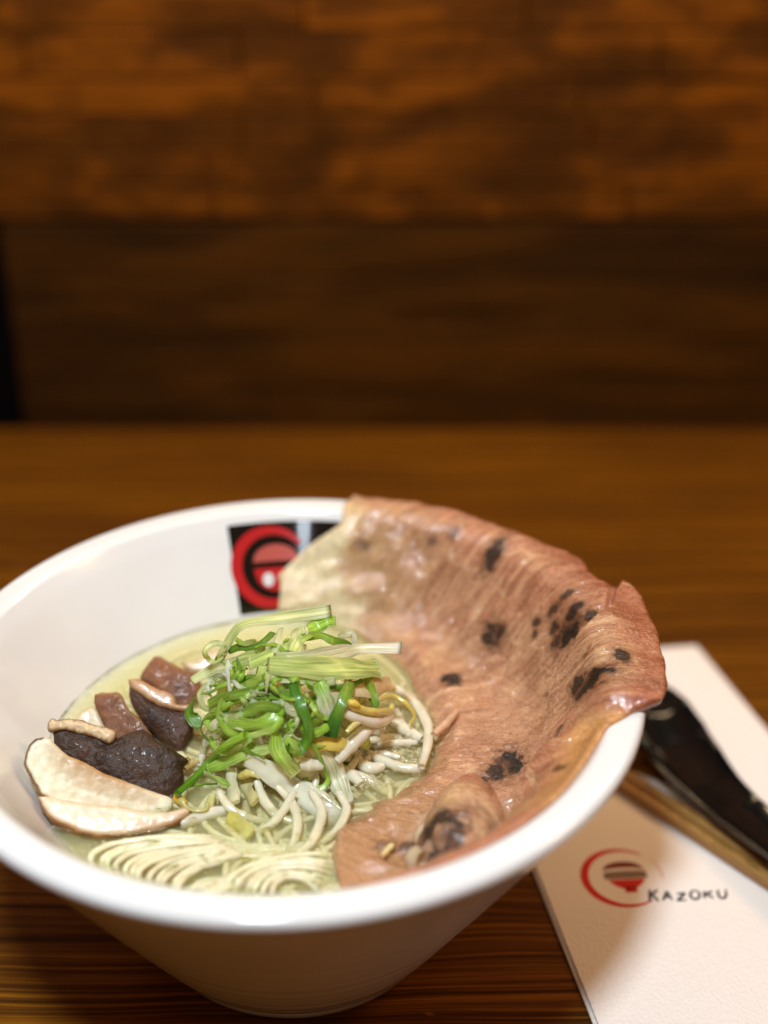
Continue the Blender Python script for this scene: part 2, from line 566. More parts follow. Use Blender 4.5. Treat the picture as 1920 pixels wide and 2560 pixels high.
# logo patch printed on the far inner wall: local coords x 0..1 right, y 0..1 up
TH0, TH1, S0, S1 = 106.9, 81.5, .0015, .0335
def patch_pt(x, y, off):
    return wall_pt(TH0 + (TH1 - TH0) * x, S0 + (S1 - S0) * y, off)
def patch_grid(name, fn, nu, nv, off, mat, parent):
    V = [patch_pt(*fn(i / (nu - 1), j / (nv - 1)), off) for i in range(nu) for j in range(nv)]
    return mesh_obj(name, V, grid_faces(nu, nv, 0, False, True), mat, parent)
logo = patch_grid('logo_patch', lambda a, b: (a, b), 24, 6, .00015, M['print_black'], bowl)
def ring_fn(cx, cy, r0, r1, a0, a1, asp):
    def fn(a, b):
        w = .25 + .75 * math.sin(math.pi * min(max(a, .03), .97)) ** .6
        an = math.radians(a0 + (a1 - a0) * a)
        rm, hw = (r0 + r1) / 2, (r1 - r0) / 2 * w
        r = rm - hw + 2 * hw * b
        return (cx + r * math.cos(an) * asp, cy + r * math.sin(an))
    return fn
patch_grid('logo_ring', ring_fn(.36, .50, .34, .47, 38, 325, .82), 60, 4, .00030, M['print_red'], logo)
def dome_fn(cx, y0, w, h):
    return lambda a, b: (cx - w / 2 + w * a, y0 + b * h * (1 - (2 * a - 1) ** 2) ** .5 * .98 + .001)
patch_grid('logo_noodle_mound', dome_fn(.40, .56, .42, .19), 24, 4, .00030, M['print_salmon'], logo)
patch_grid('logo_bowl', lambda a, b: (.40 - .21 + .42 * a, .49 - b * .26 * (1 - (2 * a - 1) ** 2) ** .45 - .001), 24, 4, .00030, M['print_red'], logo)
for cx in (.32, .49):
    patch_grid('logo_white_spot', lambda a, b: (cx - .055 + .11 * a, .36 + (b - .5) * .15 * (1 - (2 * a - 1) ** 2) ** .5), 10, 4, .00042, M['print_white'], logo)  # two white spots over the red bowl emblem
# brush lettering, strokes in a unit box
GLYPH = {
    'K': [[(.15, 1), (.1, 0)], [(.75, .95), (.15, .45)], [(.3, .55), (.8, 0)]],
    'A': [[(.05, 0), (.42, 1), (.8, 0)], [(.2, .38), (.68, .38)]],
    'Z': [[(.1, .95), (.75, .95), (.1, .05), (.8, .05)]],
    'O': [[(.45, 1), (.12, .75), (.12, .25), (.45, 0), (.78, .25), (.78, .75), (.45, 1)]],
    'U': [[(.12, 1), (.14, .3), (.42, 0), (.72, .3), (.74, 1)]],
}
def strokes(word, adv, lw, smooth_n=14):
    """flat polygons (V2, F) for a word, letters one unit high"""
    V, F = [], []
    x = 0
    for k, ch in enumerate(word):
        for st in GLYPH[ch]:
            P = np.array(st, float)
            hs = 1.0 if k == 0 else .68 + .08 * math.sin(k * 2.7)
            P = P * np.array([.75, hs])
            P[:, 0] += .18 * P[:, 1]
            P = P + np.array([x, .05 * math.sin(k * 2.1)])
            if len(P) == 2: Q = spline(P, 6)
            else: Q = spline(P, smooth_n) if ch in 'OU' else np.concatenate([spline(P[i:i + 2], 5) for i in range(len(P) - 1)])
            T = nrm(np.gradient(Q, axis=0) + 1e-9)
            Nn = np.stack([-T[:, 1], T[:, 0]], 1)
            w = lw * (.6 + .6 * np.sin(np.linspace(.5, 2.9, len(Q))))[:, None]
            b = len(V)
            for q, nn, ww in zip(Q, Nn, w):
                V += [q + nn * ww, q - nn * ww]
            F += [(b + 2 * i, b + 2 * i + 1, b + 2 * i + 3, b + 2 * i + 2) for i in range(len(Q) - 1)]
        x += adv
    return np.array(V), F
V2, F2 = strokes('KAZOKU', .85, .09)
mesh_obj('logo_lettering', [patch_pt(.66 + q[0] * .075, .42 + q[1] * .20, .00045) for q in V2], F2, M['print_white'], logo)

# ------------------------------------------------------------------ broth
seg = 160
a = np.linspace(0, 2 * np.pi, seg, endpoint=False)
rows = []
for r in np.linspace(0.0005, RB + .0006, 40):
    men = .00025 * np.exp(-(RB - r) / .0025) if r < RB else .00025
    p = np.stack([r * np.cos(a), r * np.sin(a), 0 * a], 1)
    p[:, 2] = ZB + men + .00025 * fbm(p * 90 + 3, 2)
    rows.append(p)
for t in np.linspace(.05, 1, 10):
    zz = ZB - (ZB - .11 * R) * t
    r = max(RI - (RI - RB) / (H - ZB) * (H - zz) + .0006, .28 * R)
    rows.append(np.stack([r * np.cos(a), r * np.sin(a), 0 * a + zz], 1))
rows.append(np.stack([.0005 * np.cos(a), .0005 * np.sin(a), 0 * a + .11 * R], 1))
V = np.concatenate(rows)
F = grid_faces(len(rows), seg, 0, True, True)
F += [tuple(range(seg)), tuple(range((len(rows) - 1) * seg, len(rows) * seg))[::-1]]
broth = mesh_obj('broth', V, F, M['broth'])
tag(broth, 'cloudy yellow green ramen broth filling the white bowl', 'broth')

# ------------------------------------------------------------------ pork
SOUT = [(-90, 30), (-77, 30), (-66, 35.5), (-57, 34.5), (-46, 34.5), (-40, 34), (-30, 34), (-24, 35), (-19, 37), (-14.5, 43), (-12, 49.5), (-9, 51), (1, 52), (13, 54), (18, 53), (21, 50), (23, 47.5), (26.5, 47.5), (31, 50), (34.5, 50.5), (38, 47), (41, 46), (52, 44.5), (61, 45.5), (71, 45), (81, 43.5), (100, 42)]
SIN = [(-90, -14), (-75.5, -18), (-74, -26), (-68, -40), (-46, -41), (-16, -33.5), (1, -31), (22, -29), (38, -26), (51, -20), (81, -5), (96, 0)]
def interp(tab, x):
    t = np.array(tab, float)
    return np.interp(x, t[:, 0], t[:, 1])
_ss = np.arange(-90, 90.01, .5)
_r0 = np.where(_ss < 0, RB * 1000 + _ss, np.where(_ss < LW * 1000, RB * 1000 + (RI - RB) / LW * _ss, RI * 1000 + (_ss - LW * 1000)))
_z0 = np.where(_ss < 0, ZB * 1000, np.where(_ss < LW * 1000, ZB * 1000 + (H - ZB) / LW * _ss, H * 1000 + 1.2))
_z0 = np.where(_ss > LW * 1000 + 11, _z0 - (_ss - LW * 1000 - 11) ** 2 * .012, _z0)
def gauss(a, sg):
    k = np.exp(-.5 * (np.arange(-60, 61) * .5 / sg) ** 2); k /= k.sum()
    return np.convolve(np.pad(a, 60, mode='reflect', reflect_type='odd'), k, 'valid')
_w = sst(14, 30, _ss)
_rs = gauss(_r0, 6.5) * (1 - _w) + gauss(_r0, 2.2) * _w
_zs = gauss(_z0, 6.5) * (1 - _w) + gauss(_z0, 2.2) * _w
def pork_sheet():
    nu, nv = 420, 300
    u = np.linspace(0, 1, nu)[:, None] * np.ones((1, nv))
    v = np.linspace(0, 1, nv)[None, :] * np.ones((nu, 1))
    s_mid = -30 + 75 * v
    th_l = np.interp(s_mid, [-30, -5, 2, 13, 21, 28, 43], [97, 96, 94, 89.5, 85.5, 82, 80.5])
    th_r = np.full_like(th_l, -76.0)
    th = th_r + (th_l - th_r) * u
    th = th + .9 * fbm(np.stack([v * 9, u * 3, 0 * u], -1), 3) * (sst(.93, 1, u) + sst(.08, 0, u) * 6)
    si = interp(SIN, th) + 1.2 * fbm(np.stack([u * 38, 0 * u, 0 * u + 5], -1), 3)
    so = interp(SOUT, th) + .9 * fbm(np.stack([u * 46, 0 * u, 0 * u + 9], -1), 3)
    s = si + (so - si) * v
    r = np.interp(s, _ss, _rs); zz = np.interp(s, _ss, _zs)
    dr = np.interp(s + .5, _ss, _rs) - np.interp(s - .5, _ss, _rs)
    dz = np.interp(s + .5, _ss, _zs) - np.interp(s - .5, _ss, _zs)
    ln = np.hypot(dr, dz)
    nr, nz = -dz / ln, dr / ln
    arc = np.radians(th) * (37.5 + .5 * r)          # mm along the circumference
    P3 = np.stack([arc, s, 0 * s], -1)
    # distance to sheet edges in mm, for the tapering thickness
    eu = np.minimum(u, 1 - u) * 200
    ev = np.minimum(v, 1 - v) * (so - si)
    e = np.minimum(eu, ev)
    rnd = np.sqrt(np.clip(1 - (1 - np.clip(e / 1.6, 0, 1)) ** 2, 0, 1))
    off = .8 + .7 + 1.2 * (fbm(P3 / 22, 2) + .4) + .55 * fbm(P3 / np.array([5, 9, 1]) + 4, 2)
    off += (.32 - .16 * sst(22, 36, s)) * fbm(P3 / np.array([1.7, 6, 1]) + 8, 3) + .20 * fbm(P3 / np.array([.9, 1.6, 1]) + 2, 2)
    # flap folded over the rest along a slanted line
    tf = np.interp(s, [-30, 0, 6, 12.5, 24, 36, 51, 60], [-34, -24, -15, -1, 6, 8.5, 20.5, 24])
    dfold = (tf - th) * 1.45
    dfold = dfold + 1.2 * fbm(P3 / 6 + 30, 2)
    flap = sst(0, 1.4, dfold) * (.30 + .70 * np.exp(-np.clip(dfold, 0, 99) / 15)) * sst(-2, 20, s)
    off += 5.8 * flap * (1 - .5 * sst(36, 50, s))
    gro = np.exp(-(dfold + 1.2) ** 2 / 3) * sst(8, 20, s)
    off -= .9 * gro
    # small upright ridge of meat low on the near right
    rd = (th + 27 - .35 * (s - 5)) * 1.3
    off += 4.2 * np.exp(-(rd / 2.6) ** 2) * sst(-12, 2, s) * sst(34, 20, s)
    # strip of fat leaning along the lip
    off += 2.6 * sst(-38, -43, th) * sst(-66, -58, th) * np.exp(-((s - 30) / 6) ** 2)
    # raised lobes along the free outer edge
    off += 1.6 * sst(36, 46, s) * (fbm(np.stack([arc / 9, 0 * s, 0 * s + 3], -1), 2) + .3) * sst(-16, -8, th)
    # glossy loose fat at the far end
    off += 2.6 * sst(56, 74, th) * sst(44, 30, s) * (fbm(P3 / 9 + 50, 2) + .35)
    wetz = sst(-36, -54, th) * sst(4, -8, s)
    off -= 1.5 * wetz - 1.1 * wetz * fbm(P3 / 6 + 70, 2)
    off = np.maximum(off, .5 - 1.6 * wetz)
    cling = sst(-12, -16, th) * sst(14, 3, (so - s))
    off = off * (1 - .8 * cling)
    off -= 3.2 * sst(7, 0, v * (so - si)) * sst(4, -6, s)
    top = off + .9 * rnd
    bot = off - .4 - 2.1 * rnd
    bot = np.where(s > -2, np.maximum(bot, -.2 + 0 * bot) * (s < 40) + np.where(s < 40, 0, bot), bot)
    bot = np.minimum(bot, top - .05)
    def to3(o):
        rr, z3 = r + nr * o, zz + nz * o
        return np.stack([rr * np.cos(np.radians(th)), rr * np.sin(np.radians(th)), z3], -1) / 1000
    A, B = to3(top), to3(bot)
    # colour
    base = np.zeros((nu, nv, 3)) + lin(196, 140, 104)
    def blend(c, m):
        nonlocal base
        m = np.clip(m, 0, 1)[..., None]
        base = base * (1 - m) + np.asarray(c) * m
    nz1 = fbm(P3 / 17 + 11, 3); nz2 = fbm(P3 / np.array([3.5, 9, 1]) + 21, 3); nz3 = fbm(P3 / 1.3 + 7, 2)
    blend(lin(196, 124, 90), .7 * sst(-.1, .4, nz1 + .012 * (s - 22)))
    blend(lin(182, 134, 96), .6 * sst(0, .5, -nz1))
    blend(lin(216, 166, 124), .6 * sst(.1, .5, nz2))
    blend(lin(156, 96, 66), .6 * sst(.15, .55, -nz2))
    blend(lin(158, 82, 54), .75 * sst(38, 46, s) )
    blend(lin(184, 114, 78), .5 * sst(44, 50, s) * sst(26, 15, th))
    stp = fbm(P3 / np.array([.85, 16, 1]) + 33, 2)
    blend(lin(222, 172, 126), .46 * sst(.08, .40, stp) * sst(-4, 10, s) * sst(46, 40, s))
    blend(lin(128, 72, 44), .44 * sst(.08, .40, -stp) * sst(-4, 10, s))
    vein = np.abs(fbm(P3 / np.array([7, 11, 1]) + 55, 3))
    blend(lin(226, 184, 140), .55 * sst(.055, .012, vein) * sst(48, 40, s))
    blend(lin(150, 88, 58), .45 * sst(.1, .45, fbm(P3 / np.array([6, 8, 1]) + 77, 3)))
    # pale fat at the far end and its veil over the meat
    fat = sst(74, 82, th + 7 * fbm(P3 / 9 + 40, 2) + .12 * (18 - s))
    blend(lin(196, 158, 112), .65 * sst(52, 70, th + 8 * nz1) * sst(40, 28, s))
    blend(lin(238, 220, 178), fat)
    blend(lin(214, 160, 96), .6 * fat * sst(26, 40, s))
    # yellow oily rim low on the near right
    oil = sst(-13, -18, th) * sst(-50, -40, th) * sst(20, 30, s + 3 * nz2)
    blend(lin(206, 148, 78), .75 * oil)
    blend(lin(196, 122, 90), .8 * sst(-40, -45, th) * sst(20, 28, s))
    # greyer wet part in the soup
    blend(lin(186, 138, 92), .6 * sst(-22, -30, th + 5 * nz1) * sst(14, 2, s))
    blend(lin(206, 150, 112), .6 * sst(-.3, .3, fbm(P3 / 5 + 90, 2)) * sst(-60, -72, th) * sst(0, -10, s))
    blend(lin(150, 72, 56), .35 * gro)  # fold groove tinted darker, a painted crease shadow
    # char marks: (theta, s, radius across, radius along, strength)
    spots = [(45, 34, 2.0, 5.2, .9), (35, 11, 4.2, 4.2, .95), (33.5, 14, 2, 3, .8), (32, -16, 3.4, 3.2, .95), (15.5, 30, 3.6, 5.5, 1), (18, 34, 2, 3, .9), (20, 27, 1.6, 2.2, .9), (23, 31, 1.5, 2.6, .8), (25.5, 24, 1.2, 1.8, .8), (13.5, 38, 2.2, 2.0, .9), (22.5, 36.5, 1.3, 1.7, .8), (17, 24, 2, 2.5, .8), (24, 21, 1.0, 1.4, .8),
             (-6, 32, 3.6, 5.4, 1), (-3, 28, 2.2, 3, .9), (-2.5, 40, 2.2, 1.8, .9), (-10, -8, 6.4, 5.0, 1), (-14, -12, 4, 3, .9), (-20.5, -16, 5.0, 3.0, 1), (-24, -14, 3, 2.2, .9), (-15.5, 13.5, 2.6, 4.5, .95), (-12, 20, 1.4, 2, .8), (-52.5, -18, 3.6, 1.8, .7), (-57, -22, 4, 3, .45), (-40, 9, 5, 1.3, .95), (-45, 12, 4, 1.1, .9),
             (56, 36, 1.4, 1.6, .5), (60, 32, 1.2, 1.3, .5), (76, 26, 1.6, 1.6, .45), (1, 34, .8, .9, .6), (8, 12, .8, .8, .5), (-27, 26, 1, 2, .7)]
    for (t0, s0, ra, rs, k) in spots:
        d = np.sqrt(((th - t0) * 1.35 / (ra * 1.22)) ** 2 + ((s - s0) / (rs * 1.18)) ** 2)
        d = d + .55 * fbm(P3 / 1.9 + t0, 3) + .2 * nz3
        blend(lin(128, 76, 44), .75 * k * sst(1.75, .95, d))
        blend(lin(30, 17, 11), k * sst(1.0, .72, d))
    for sp in range(120):
        t0, s0 = rng.uniform(-60, 60), rng.uniform(-25, 42)
        d = np.hypot((th - t0) * 1.35, s - s0) / rng.uniform(.35, .7)
        blend(lin(120, 66, 40), .6 * sst(1, .6, d))
    V = np.concatenate([A.reshape(-1, 3), B.reshape(-1, 3)])
    C = np.concatenate([base.reshape(-1, 3), base.reshape(-1, 3) * .9])
    UV = np.stack([arc, s], -1).reshape(-1, 2)
    UV = np.concatenate([UV, UV])
    F = grid_faces(nu, nv, 0, False, True) + grid_faces(nu, nv, nu * nv, False, False)
    o2 = nu * nv
    for i in range(nu - 1):
        for j in (0, nv - 1):
            q = (i * nv + j, (i + 1) * nv + j, o2 + (i + 1) * nv + j, o2 + i * nv + j)
            F.append(q if j else q[::-1])
    for j in range(nv - 1):
        for i in (0, nu - 1):
            q = (i * nv + j, i * nv + j + 1, o2 + i * nv + j + 1, o2 + i * nv + j)
            F.append(q[::-1] if i else q)
    o = mesh_obj('pork_slice', V, F, M['meat'], C=C, UV=UV)
    tag(o, 'huge thin torched pork slice draped over the bowl rim', 'pork')
pork_sheet()

def pork_roll():
    root = thing('pork_slice', 'small curled pork slice with white fat edge and charred end near the front lip', 'pork', tuple(at_z(*DP(985, 1800), ZB)))
    nu, nv = 120, 110
    u = np.linspace(0, 1, nu)[:, None] * np.ones((1, nv))
    v = np.linspace(0, 1, nv)[None, :] * np.ones((nu, 1))
    axis = spline([(53, -21, 65), (53, -28, 67), (52, -37, 69), (49.5, -48, 71), (46, -58, 74), (43, -64, 76)], nv)
    T = nrm(np.gradient(axis, axis=0))
    side = nrm(np.cross(T, np.array([0, 0, 1.0])))      # points to -x or +x
    if side[0, 0] < 0: side = -side
    upv = np.cross(side, T); upv *= np.sign(upv[:, 2:3])
    ang = np.pi * (1.12 - 1.22 * u)
    wid = np.interp(v, [0, .06, .15, .5, .8, .92, 1], [1.0, 5.5, 9.0, 11.5, 11.0, 8.0, 1.0])
    hei = np.interp(v, [0, .06, .15, .45, .75, .9, 1], [.5, 5.4, 9.5, 13.0, 13.0, 9.5, .5])
    P3 = np.stack([u * 34, v * 48, 0 * u], -1)
    lump = 1 + .10 * fbm(P3 / 9, 2) + .035 * fbm(P3 / 2.2 + 5, 3)
    x = np.cos(ang) * wid * lump
    y = np.sin(ang) * hei * lump
    P = axis[None] + side[None] * x[..., None] + upv[None] * y[..., None]
    b = np.zeros((nu, nv, 3)) + lin(180, 120, 84)
    def blend(c, m):
        nonlocal b
        m = np.clip(m, 0, 1)[..., None]
        b = b * (1 - m) + np.asarray(c) * m
    q = fbm(P3 / 7 + 3, 3)
    blend(lin(178, 100, 82), .7 * sst(.1, .6, q))
    blend(lin(222, 178, 128), .8 * np.exp(-((u - .42) / .13) ** 2) * sst(.2, .45, v))
    blend(lin(218, 190, 150), .7 * np.exp(-((u - .72) / .16) ** 2) * sst(.35, .6, v))
    ch = fbm(P3 / np.array([4.5, 4, 1]) + 14, 3)
    blend(lin(112, 64, 44), .8 * sst(.52, .78, v + .35 * ch - .25 * (u - .5)))
    blend(lin(34, 19, 13), .9 * sst(.80, .95, v + .42 * ch - .30 * (u - .4)) )
    blend(lin(206, 160, 128), .8 * sst(.25, .5, fbm(P3 / 3.2 + 61, 2)) * sst(.5, .7, v))
    inner = P - (nrm(P - axis[None]) * 2.2)
    V = np.concatenate([P.reshape(-1, 3), inner.reshape(-1, 3)]) / 1000
    F = grid_faces(nu, nv, 0, False, False) + grid_faces(nu, nv, nu * nv, False, True)
    o2 = nu * nv
    for i in range(nu - 1):
        for j in (0, nv - 1):
            F.append((i * nv + j, (i + 1) * nv + j, o2 + (i + 1) * nv + j, o2 + i * nv + j))
    for j in range(nv - 1):
        for i in (0, nu - 1):
            F.append((i * nv + j, i * nv + j + 1, o2 + i * nv + j + 1, o2 + i * nv + j))
    UV = np.concatenate([np.stack([v * 48, u * 34], -1).reshape(-1, 2)] * 2)
    mesh_obj('lean_meat', V, F, M['meat'], root, C=np.concatenate([b.reshape(-1, 3)] * 2), UV=UV)
    # white fat ribbon down its near side
    edge = P[2] / 1000
    Q = spline(edge[::8] + np.array([-.0004, 0, .0008]), 60)
    nse = fbm(np.linspace(0, 9, 60)[:, None] * np.ones((1, 3)), 2)
    V, F, n, m = tube_mesh(Q, lambda t: .0024 + .0008 * math.sin(t * 14 + 1) + .0003 * math.sin(t * 37), 60, 12, 1.2)
    V = V + .0004 * fbm(V * 900, 2)[:, None]
    mesh_obj('fat_edge', V, F, M['sprout'], root, C=np.zeros((len(V), 3)) + lin(222, 200, 168))
pork_roll()

# ------------------------------------------------------------------ mushrooms
def slab(name, outline, spine, anchor, n, thick, mat, colfn, parent, dome=0.0, rough=.0003, rf=500, zoff=0.0, N=140):
    """solid piece whose cut face has the given outline; anchor = 3D point on its plane, n its facing"""
    n = np.asarray(n, float); n /= np.linalg.norm(n)
    O = np.array([at_plane(*Z5(*p), anchor, n) for p in outline])
    O = spline(np.vstack([O, O[:1]]), N + 1)[:-1]
    O = O + (fbm(O * 500, 2)[:, None] * .0004) * nrm(O - O.mean(0))
    e1 = nrm(np.cross(n, [0, 0, 1.0])); e2 = np.cross(n, e1); c0 = O.mean(0)
    o2 = np.stack([(O - c0) @ e1, (O - c0) @ e2], 1)
    step = .0007
    gx, gy = np.meshgrid(np.arange(o2[:, 0].min(), o2[:, 0].max(), step), np.arange(o2[:, 1].min(), o2[:, 1].max(), step))
    g = np.stack([gx.ravel(), gy.ravel()], 1) + rng.uniform(-.12, .12, (gx.size, 2)) * step
    dm_ = np.linalg.norm(g[:, None] - o2[None], axis=2).min(1)
    g = g[dm_ > .00045]
    vs2 = [Vector(p) for p in o2] + [Vector(p) for p in g]
    vo, eo, fo, *_ = delaunay_2d_cdt(vs2, [(i, (i + 1) % N) for i in range(N)], [], 1, 1e-7)
    P2 = np.array([tuple(p) for p in vo])
    D = np.linalg.norm(P2[:, None] - o2[None], axis=2)
    near, d = D.argmin(1), D.min(1)
    k = d / d.max()
    P = c0 + P2[:, :1] * e1 + P2[:, 1:] * e2
    if dome:
        hgt = dome * np.sqrt(np.clip(1 - (1 - k) ** 2, 0, 1))
    else:
        hgt = .0009 * np.sqrt(np.clip(1 - (1 - np.clip(d / .0012, 0, 1)) ** 2, 0, 1))
    nz = rough * fbm(P * rf, 3) * np.clip(d / .001, 0, 1)
    A = P + n * (hgt + nz + zoff)[:, None]
    B = P - n * (thick - zoff + .4 * hgt)[:, None]
    C = np.array([colfn(near[i] / N, k[i], P[i]) for i in range(len(P))])
    m = len(P)
    V = np.concatenate([A, B]); C = np.concatenate([C, C])
    fo = [tuple(f) for f in fo]
    a_ = np.array([np.cross(P2[f[1]] - P2[f[0]], P2[f[2]] - P2[f[0]]) for f in fo])
    fo = [f if a > 0 else f[::-1] for f, a in zip(fo, a_)]
    flip = np.dot(np.cross(e1, e2), n) < 0
    T = [f[::-1] if flip else f for f in fo]
    cnt = {}
    for f in T:
        for a, b in zip(f, f[1:] + f[:1]): cnt[(a, b)] = 1
    side = [(b, a, a + m, b + m) for (a, b) in cnt if (b, a) not in cnt]
    F = T + [tuple(i + m for i in f[::-1]) for f in T] + side
    return mesh_obj(name, V, F, mat, parent, C=C), O, n
def skin_strip(O, n, i0, i1, parent, thick, r=.0011, c=(74, 44, 22)):
    """brown cap skin wrapped round part of a slice's edge"""
    m = len(O)
    a, b = int(i0 * m), int(i1 * m)
    P = np.array([O[i % m] for i in range(a, b + 1)])
    cen = O.mean(0)
    P = spline(P - n * thick * .5 + nrm(P - cen) * .0002, 60)
    ang = np.linspace(0, 2 * np.pi, 14, endpoint=False)
    def pf(t):
        w = r * (.35 + .65 * math.sin(math.pi * t) ** .5)
        sec = np.stack([np.cos(ang) * w * .8, np.sin(ang) * (thick * .5 + .0009)], 1)
        return sec
    V, F, _, _ = sweep(P, np.tile(n, (60, 1)), pf)
    V = V + .0003 * fbm(V * 700, 2)[:, None]
    C = np.zeros((len(V), 3)) + lin(*c)
    C = C * (1 + .5 * fbm(V * 250, 2)[:, None])
    mesh_obj('cap_skin', V, F, M['cap'], parent, C=np.clip(C, .004, 1))

def cream(edge_brown, tint=(236, 218, 178)):
    def fn(t, k, p):
        b = lin(*tint)
        w = fbm(np.array([p * 230]), 3)[0]
        b = b * (1 + .10 * w)
        for (t0, t1, c, kk) in edge_brown:
            if t0 <= t <= t1:
                m = max(0, 1 - abs(k) / kk) * (.8 + .5 * w)
                m = min(1, max(0, m)) * min(1, 8 * (t - t0), 8 * (t1 - t)) if t1 - t0 < .95 else min(1, max(0, m))
                b = b * (1 - m) + lin(*c) * m
        return b
    return fn
MN = np.array([.12, -.70, .70])
# front slice
rootA = thing('mushroom_slice', 'cream shiitake slice lying lowest beside the noodles, brown skin along its front', 'mushroom', tuple(at_z(*Z5(650, 1340), ZB)), 'shiitake slices at the bowl edge')
outA = [(160, 1085), (230, 1085), (350, 1110), (500, 1132), (640, 1146), (760, 1156), (860, 1182), (980, 1192), (1080, 1186), (1150, 1160), (1190, 1165), (1192, 1200), (1140, 1242), (1080, 1275), (1000, 1298), (900, 1322), (780, 1345), (650, 1350), (520, 1338), (420, 1312), (320, 1272), (240, 1222), (190, 1160)]
oA, OA, nA = slab('flesh', outA, [(280, 1150), (500, 1230), (760, 1250), (1000, 1240), (1120, 1205)], at_z(*Z5(650, 1340), ZB + .0006), (.10, -.50, .86), .0045, M['mush'], cream([(.38, .72, (176, 124, 58), .30), (.72, 1.0, (200, 160, 110), .1), (0, .38, (214, 186, 140), .12)], (240, 218, 188)), rootA, rough=.0003)
skin_strip(OA, nA, .52, 1.00, rootA, .0045, .00045, (160, 110, 52))
# big upper slice
rootB = thing('mushroom_slice', 'largest cream shiitake slice, thick left end against the bowl wall, tan gills on top', 'mushroom', tuple(at_z(*Z5(600, 1150), ZB)), 'shiitake slices at the bowl edge')
outB = [(150, 682), (230, 682), (272, 722), (360, 800), (440, 830), (520, 872), (600, 915), (700, 955), (800, 992), (900, 1032), (980, 1060), (1060, 1085), (1082, 1110), (1072, 1160), (1000, 1225), (900, 1240), (800, 1235), (650, 1230), (500, 1220), (400, 1200), (300, 1160), (230, 1105), (180, 1062), (150, 1020), (110, 950), (75, 880), (70, 840), (90, 760), (120, 705)]
oB, OB, nB = slab('flesh', outB, [(170, 800), (250, 960), (420, 1000), (650, 1050), (850, 1100), (1010, 1118)], at_z(*Z5(600, 1158), ZB + .0012), (.16, -.72, .66), .0055, M['mush'], cream([(.02, .42, (184, 132, 66), .55), (.42, .62, (220, 196, 150), .1)], (244, 236, 206)), rootB, rough=.00045)
skin_strip(OB, nB, .74, 1.02, rootB, .0055, .00045, (140, 94, 52))
def dark(c0, c1, rim=None):
    def fn(t, k, p):
        w = fbm(np.array([p * 160]), 3)[0]
        m = min(1, max(0, .5 + .9 * w))
        b = lin(*c0) * (1 - m) + lin(*c1) * m
        if rim and k < .10 and rim[0] <= t <= rim[1]:
            b = lin(*rim[2]) * (1 + .2 * w)
        return b
    return fn
# dark glossy cap piece with gill fringe
rootC = thing('mushroom_slice', 'dark brown wet shiitake cap piece with pale gill fringe on its upper edge', 'mushroom', tuple(at_z(*Z5(900, 1040), ZB)), 'shiitake slices at the bowl edge')
outC = [(250, 640), (330, 610), (450, 620), (560, 650), (660, 690), (760, 648), (880, 618), (960, 690), (1060, 740), (1130, 790), (1195, 830), (1150, 870), (1155, 960), (1100, 1070), (1040, 1110), (900, 1080), (700, 1010), (560, 950), (440, 900), (340, 830), (270, 740)]
slab('cap_skin', outC, [(360, 720), (560, 800), (760, 850), (960, 900), (1050, 930)], at_z(*Z5(1000, 1080), ZB - .001), (.10, -.62, .78), .004, M['cap'], dark((44, 25, 12), (74, 45, 24)), rootC, dome=.0036, rough=.0009, rf=380)
outCg = [(222, 590), (255, 556), (300, 572), (340, 560), (430, 565), (510, 590), (560, 605), (640, 622), (690, 650), (682, 700), (640, 724), (560, 690), (450, 655), (340, 632), (262, 645), (222, 632)]
slab('gills', outCg, [(260, 600), (400, 606), (540, 645), (650, 680)], at_z(*Z5(1000, 1080), ZB - .001), (.10, -.62, .78), .003, M['mush'], lambda t, k, p: lin(226, 200, 158) * (1 + .25 * fbm(np.array([p * 420]), 2)[0]) if k > .10 else lin(150, 112, 80), rootC, dome=.0009, rough=.0017, rf=560, zoff=.0026)
# brown slab behind it
rootD = thing('mushroom_slice', 'reddish brown shiitake piece behind the dark cap, cream cut face showing beside it', 'mushroom', tuple(at_z(*Z5(900, 640), ZB)), 'shiitake slices at the bowl edge')
outD = [(545, 372), (640, 364), (722, 372), (780, 480), (880, 560), (960, 690), (1000, 760), (900, 760), (760, 730), (640, 640), (580, 520), (540, 440)]
slab('cap_skin', outD, [(640, 440), (740, 570), (860, 680)], at_z(*Z5(900, 720), ZB - .001), (.05, -.62, .78), .005, M['cap'], dark((92, 50, 20), (146, 88, 44), (0, .4, (156, 106, 66))), rootD, dome=.0008, rough=.0007, rf=420)
outDf = [(395, 545), (470, 475), (545, 458), (585, 540), (650, 650), (560, 640), (460, 610)]
slab('flesh', outDf, [(480, 550), (570, 580)], at_z(*Z5(900, 720), ZB - .001), (.05, -.62, .78), .004, M['mush'], cream([(0, .3, (190, 150, 104), .2)], (226, 208, 172)), rootD, rough=.0003, zoff=-.0012)
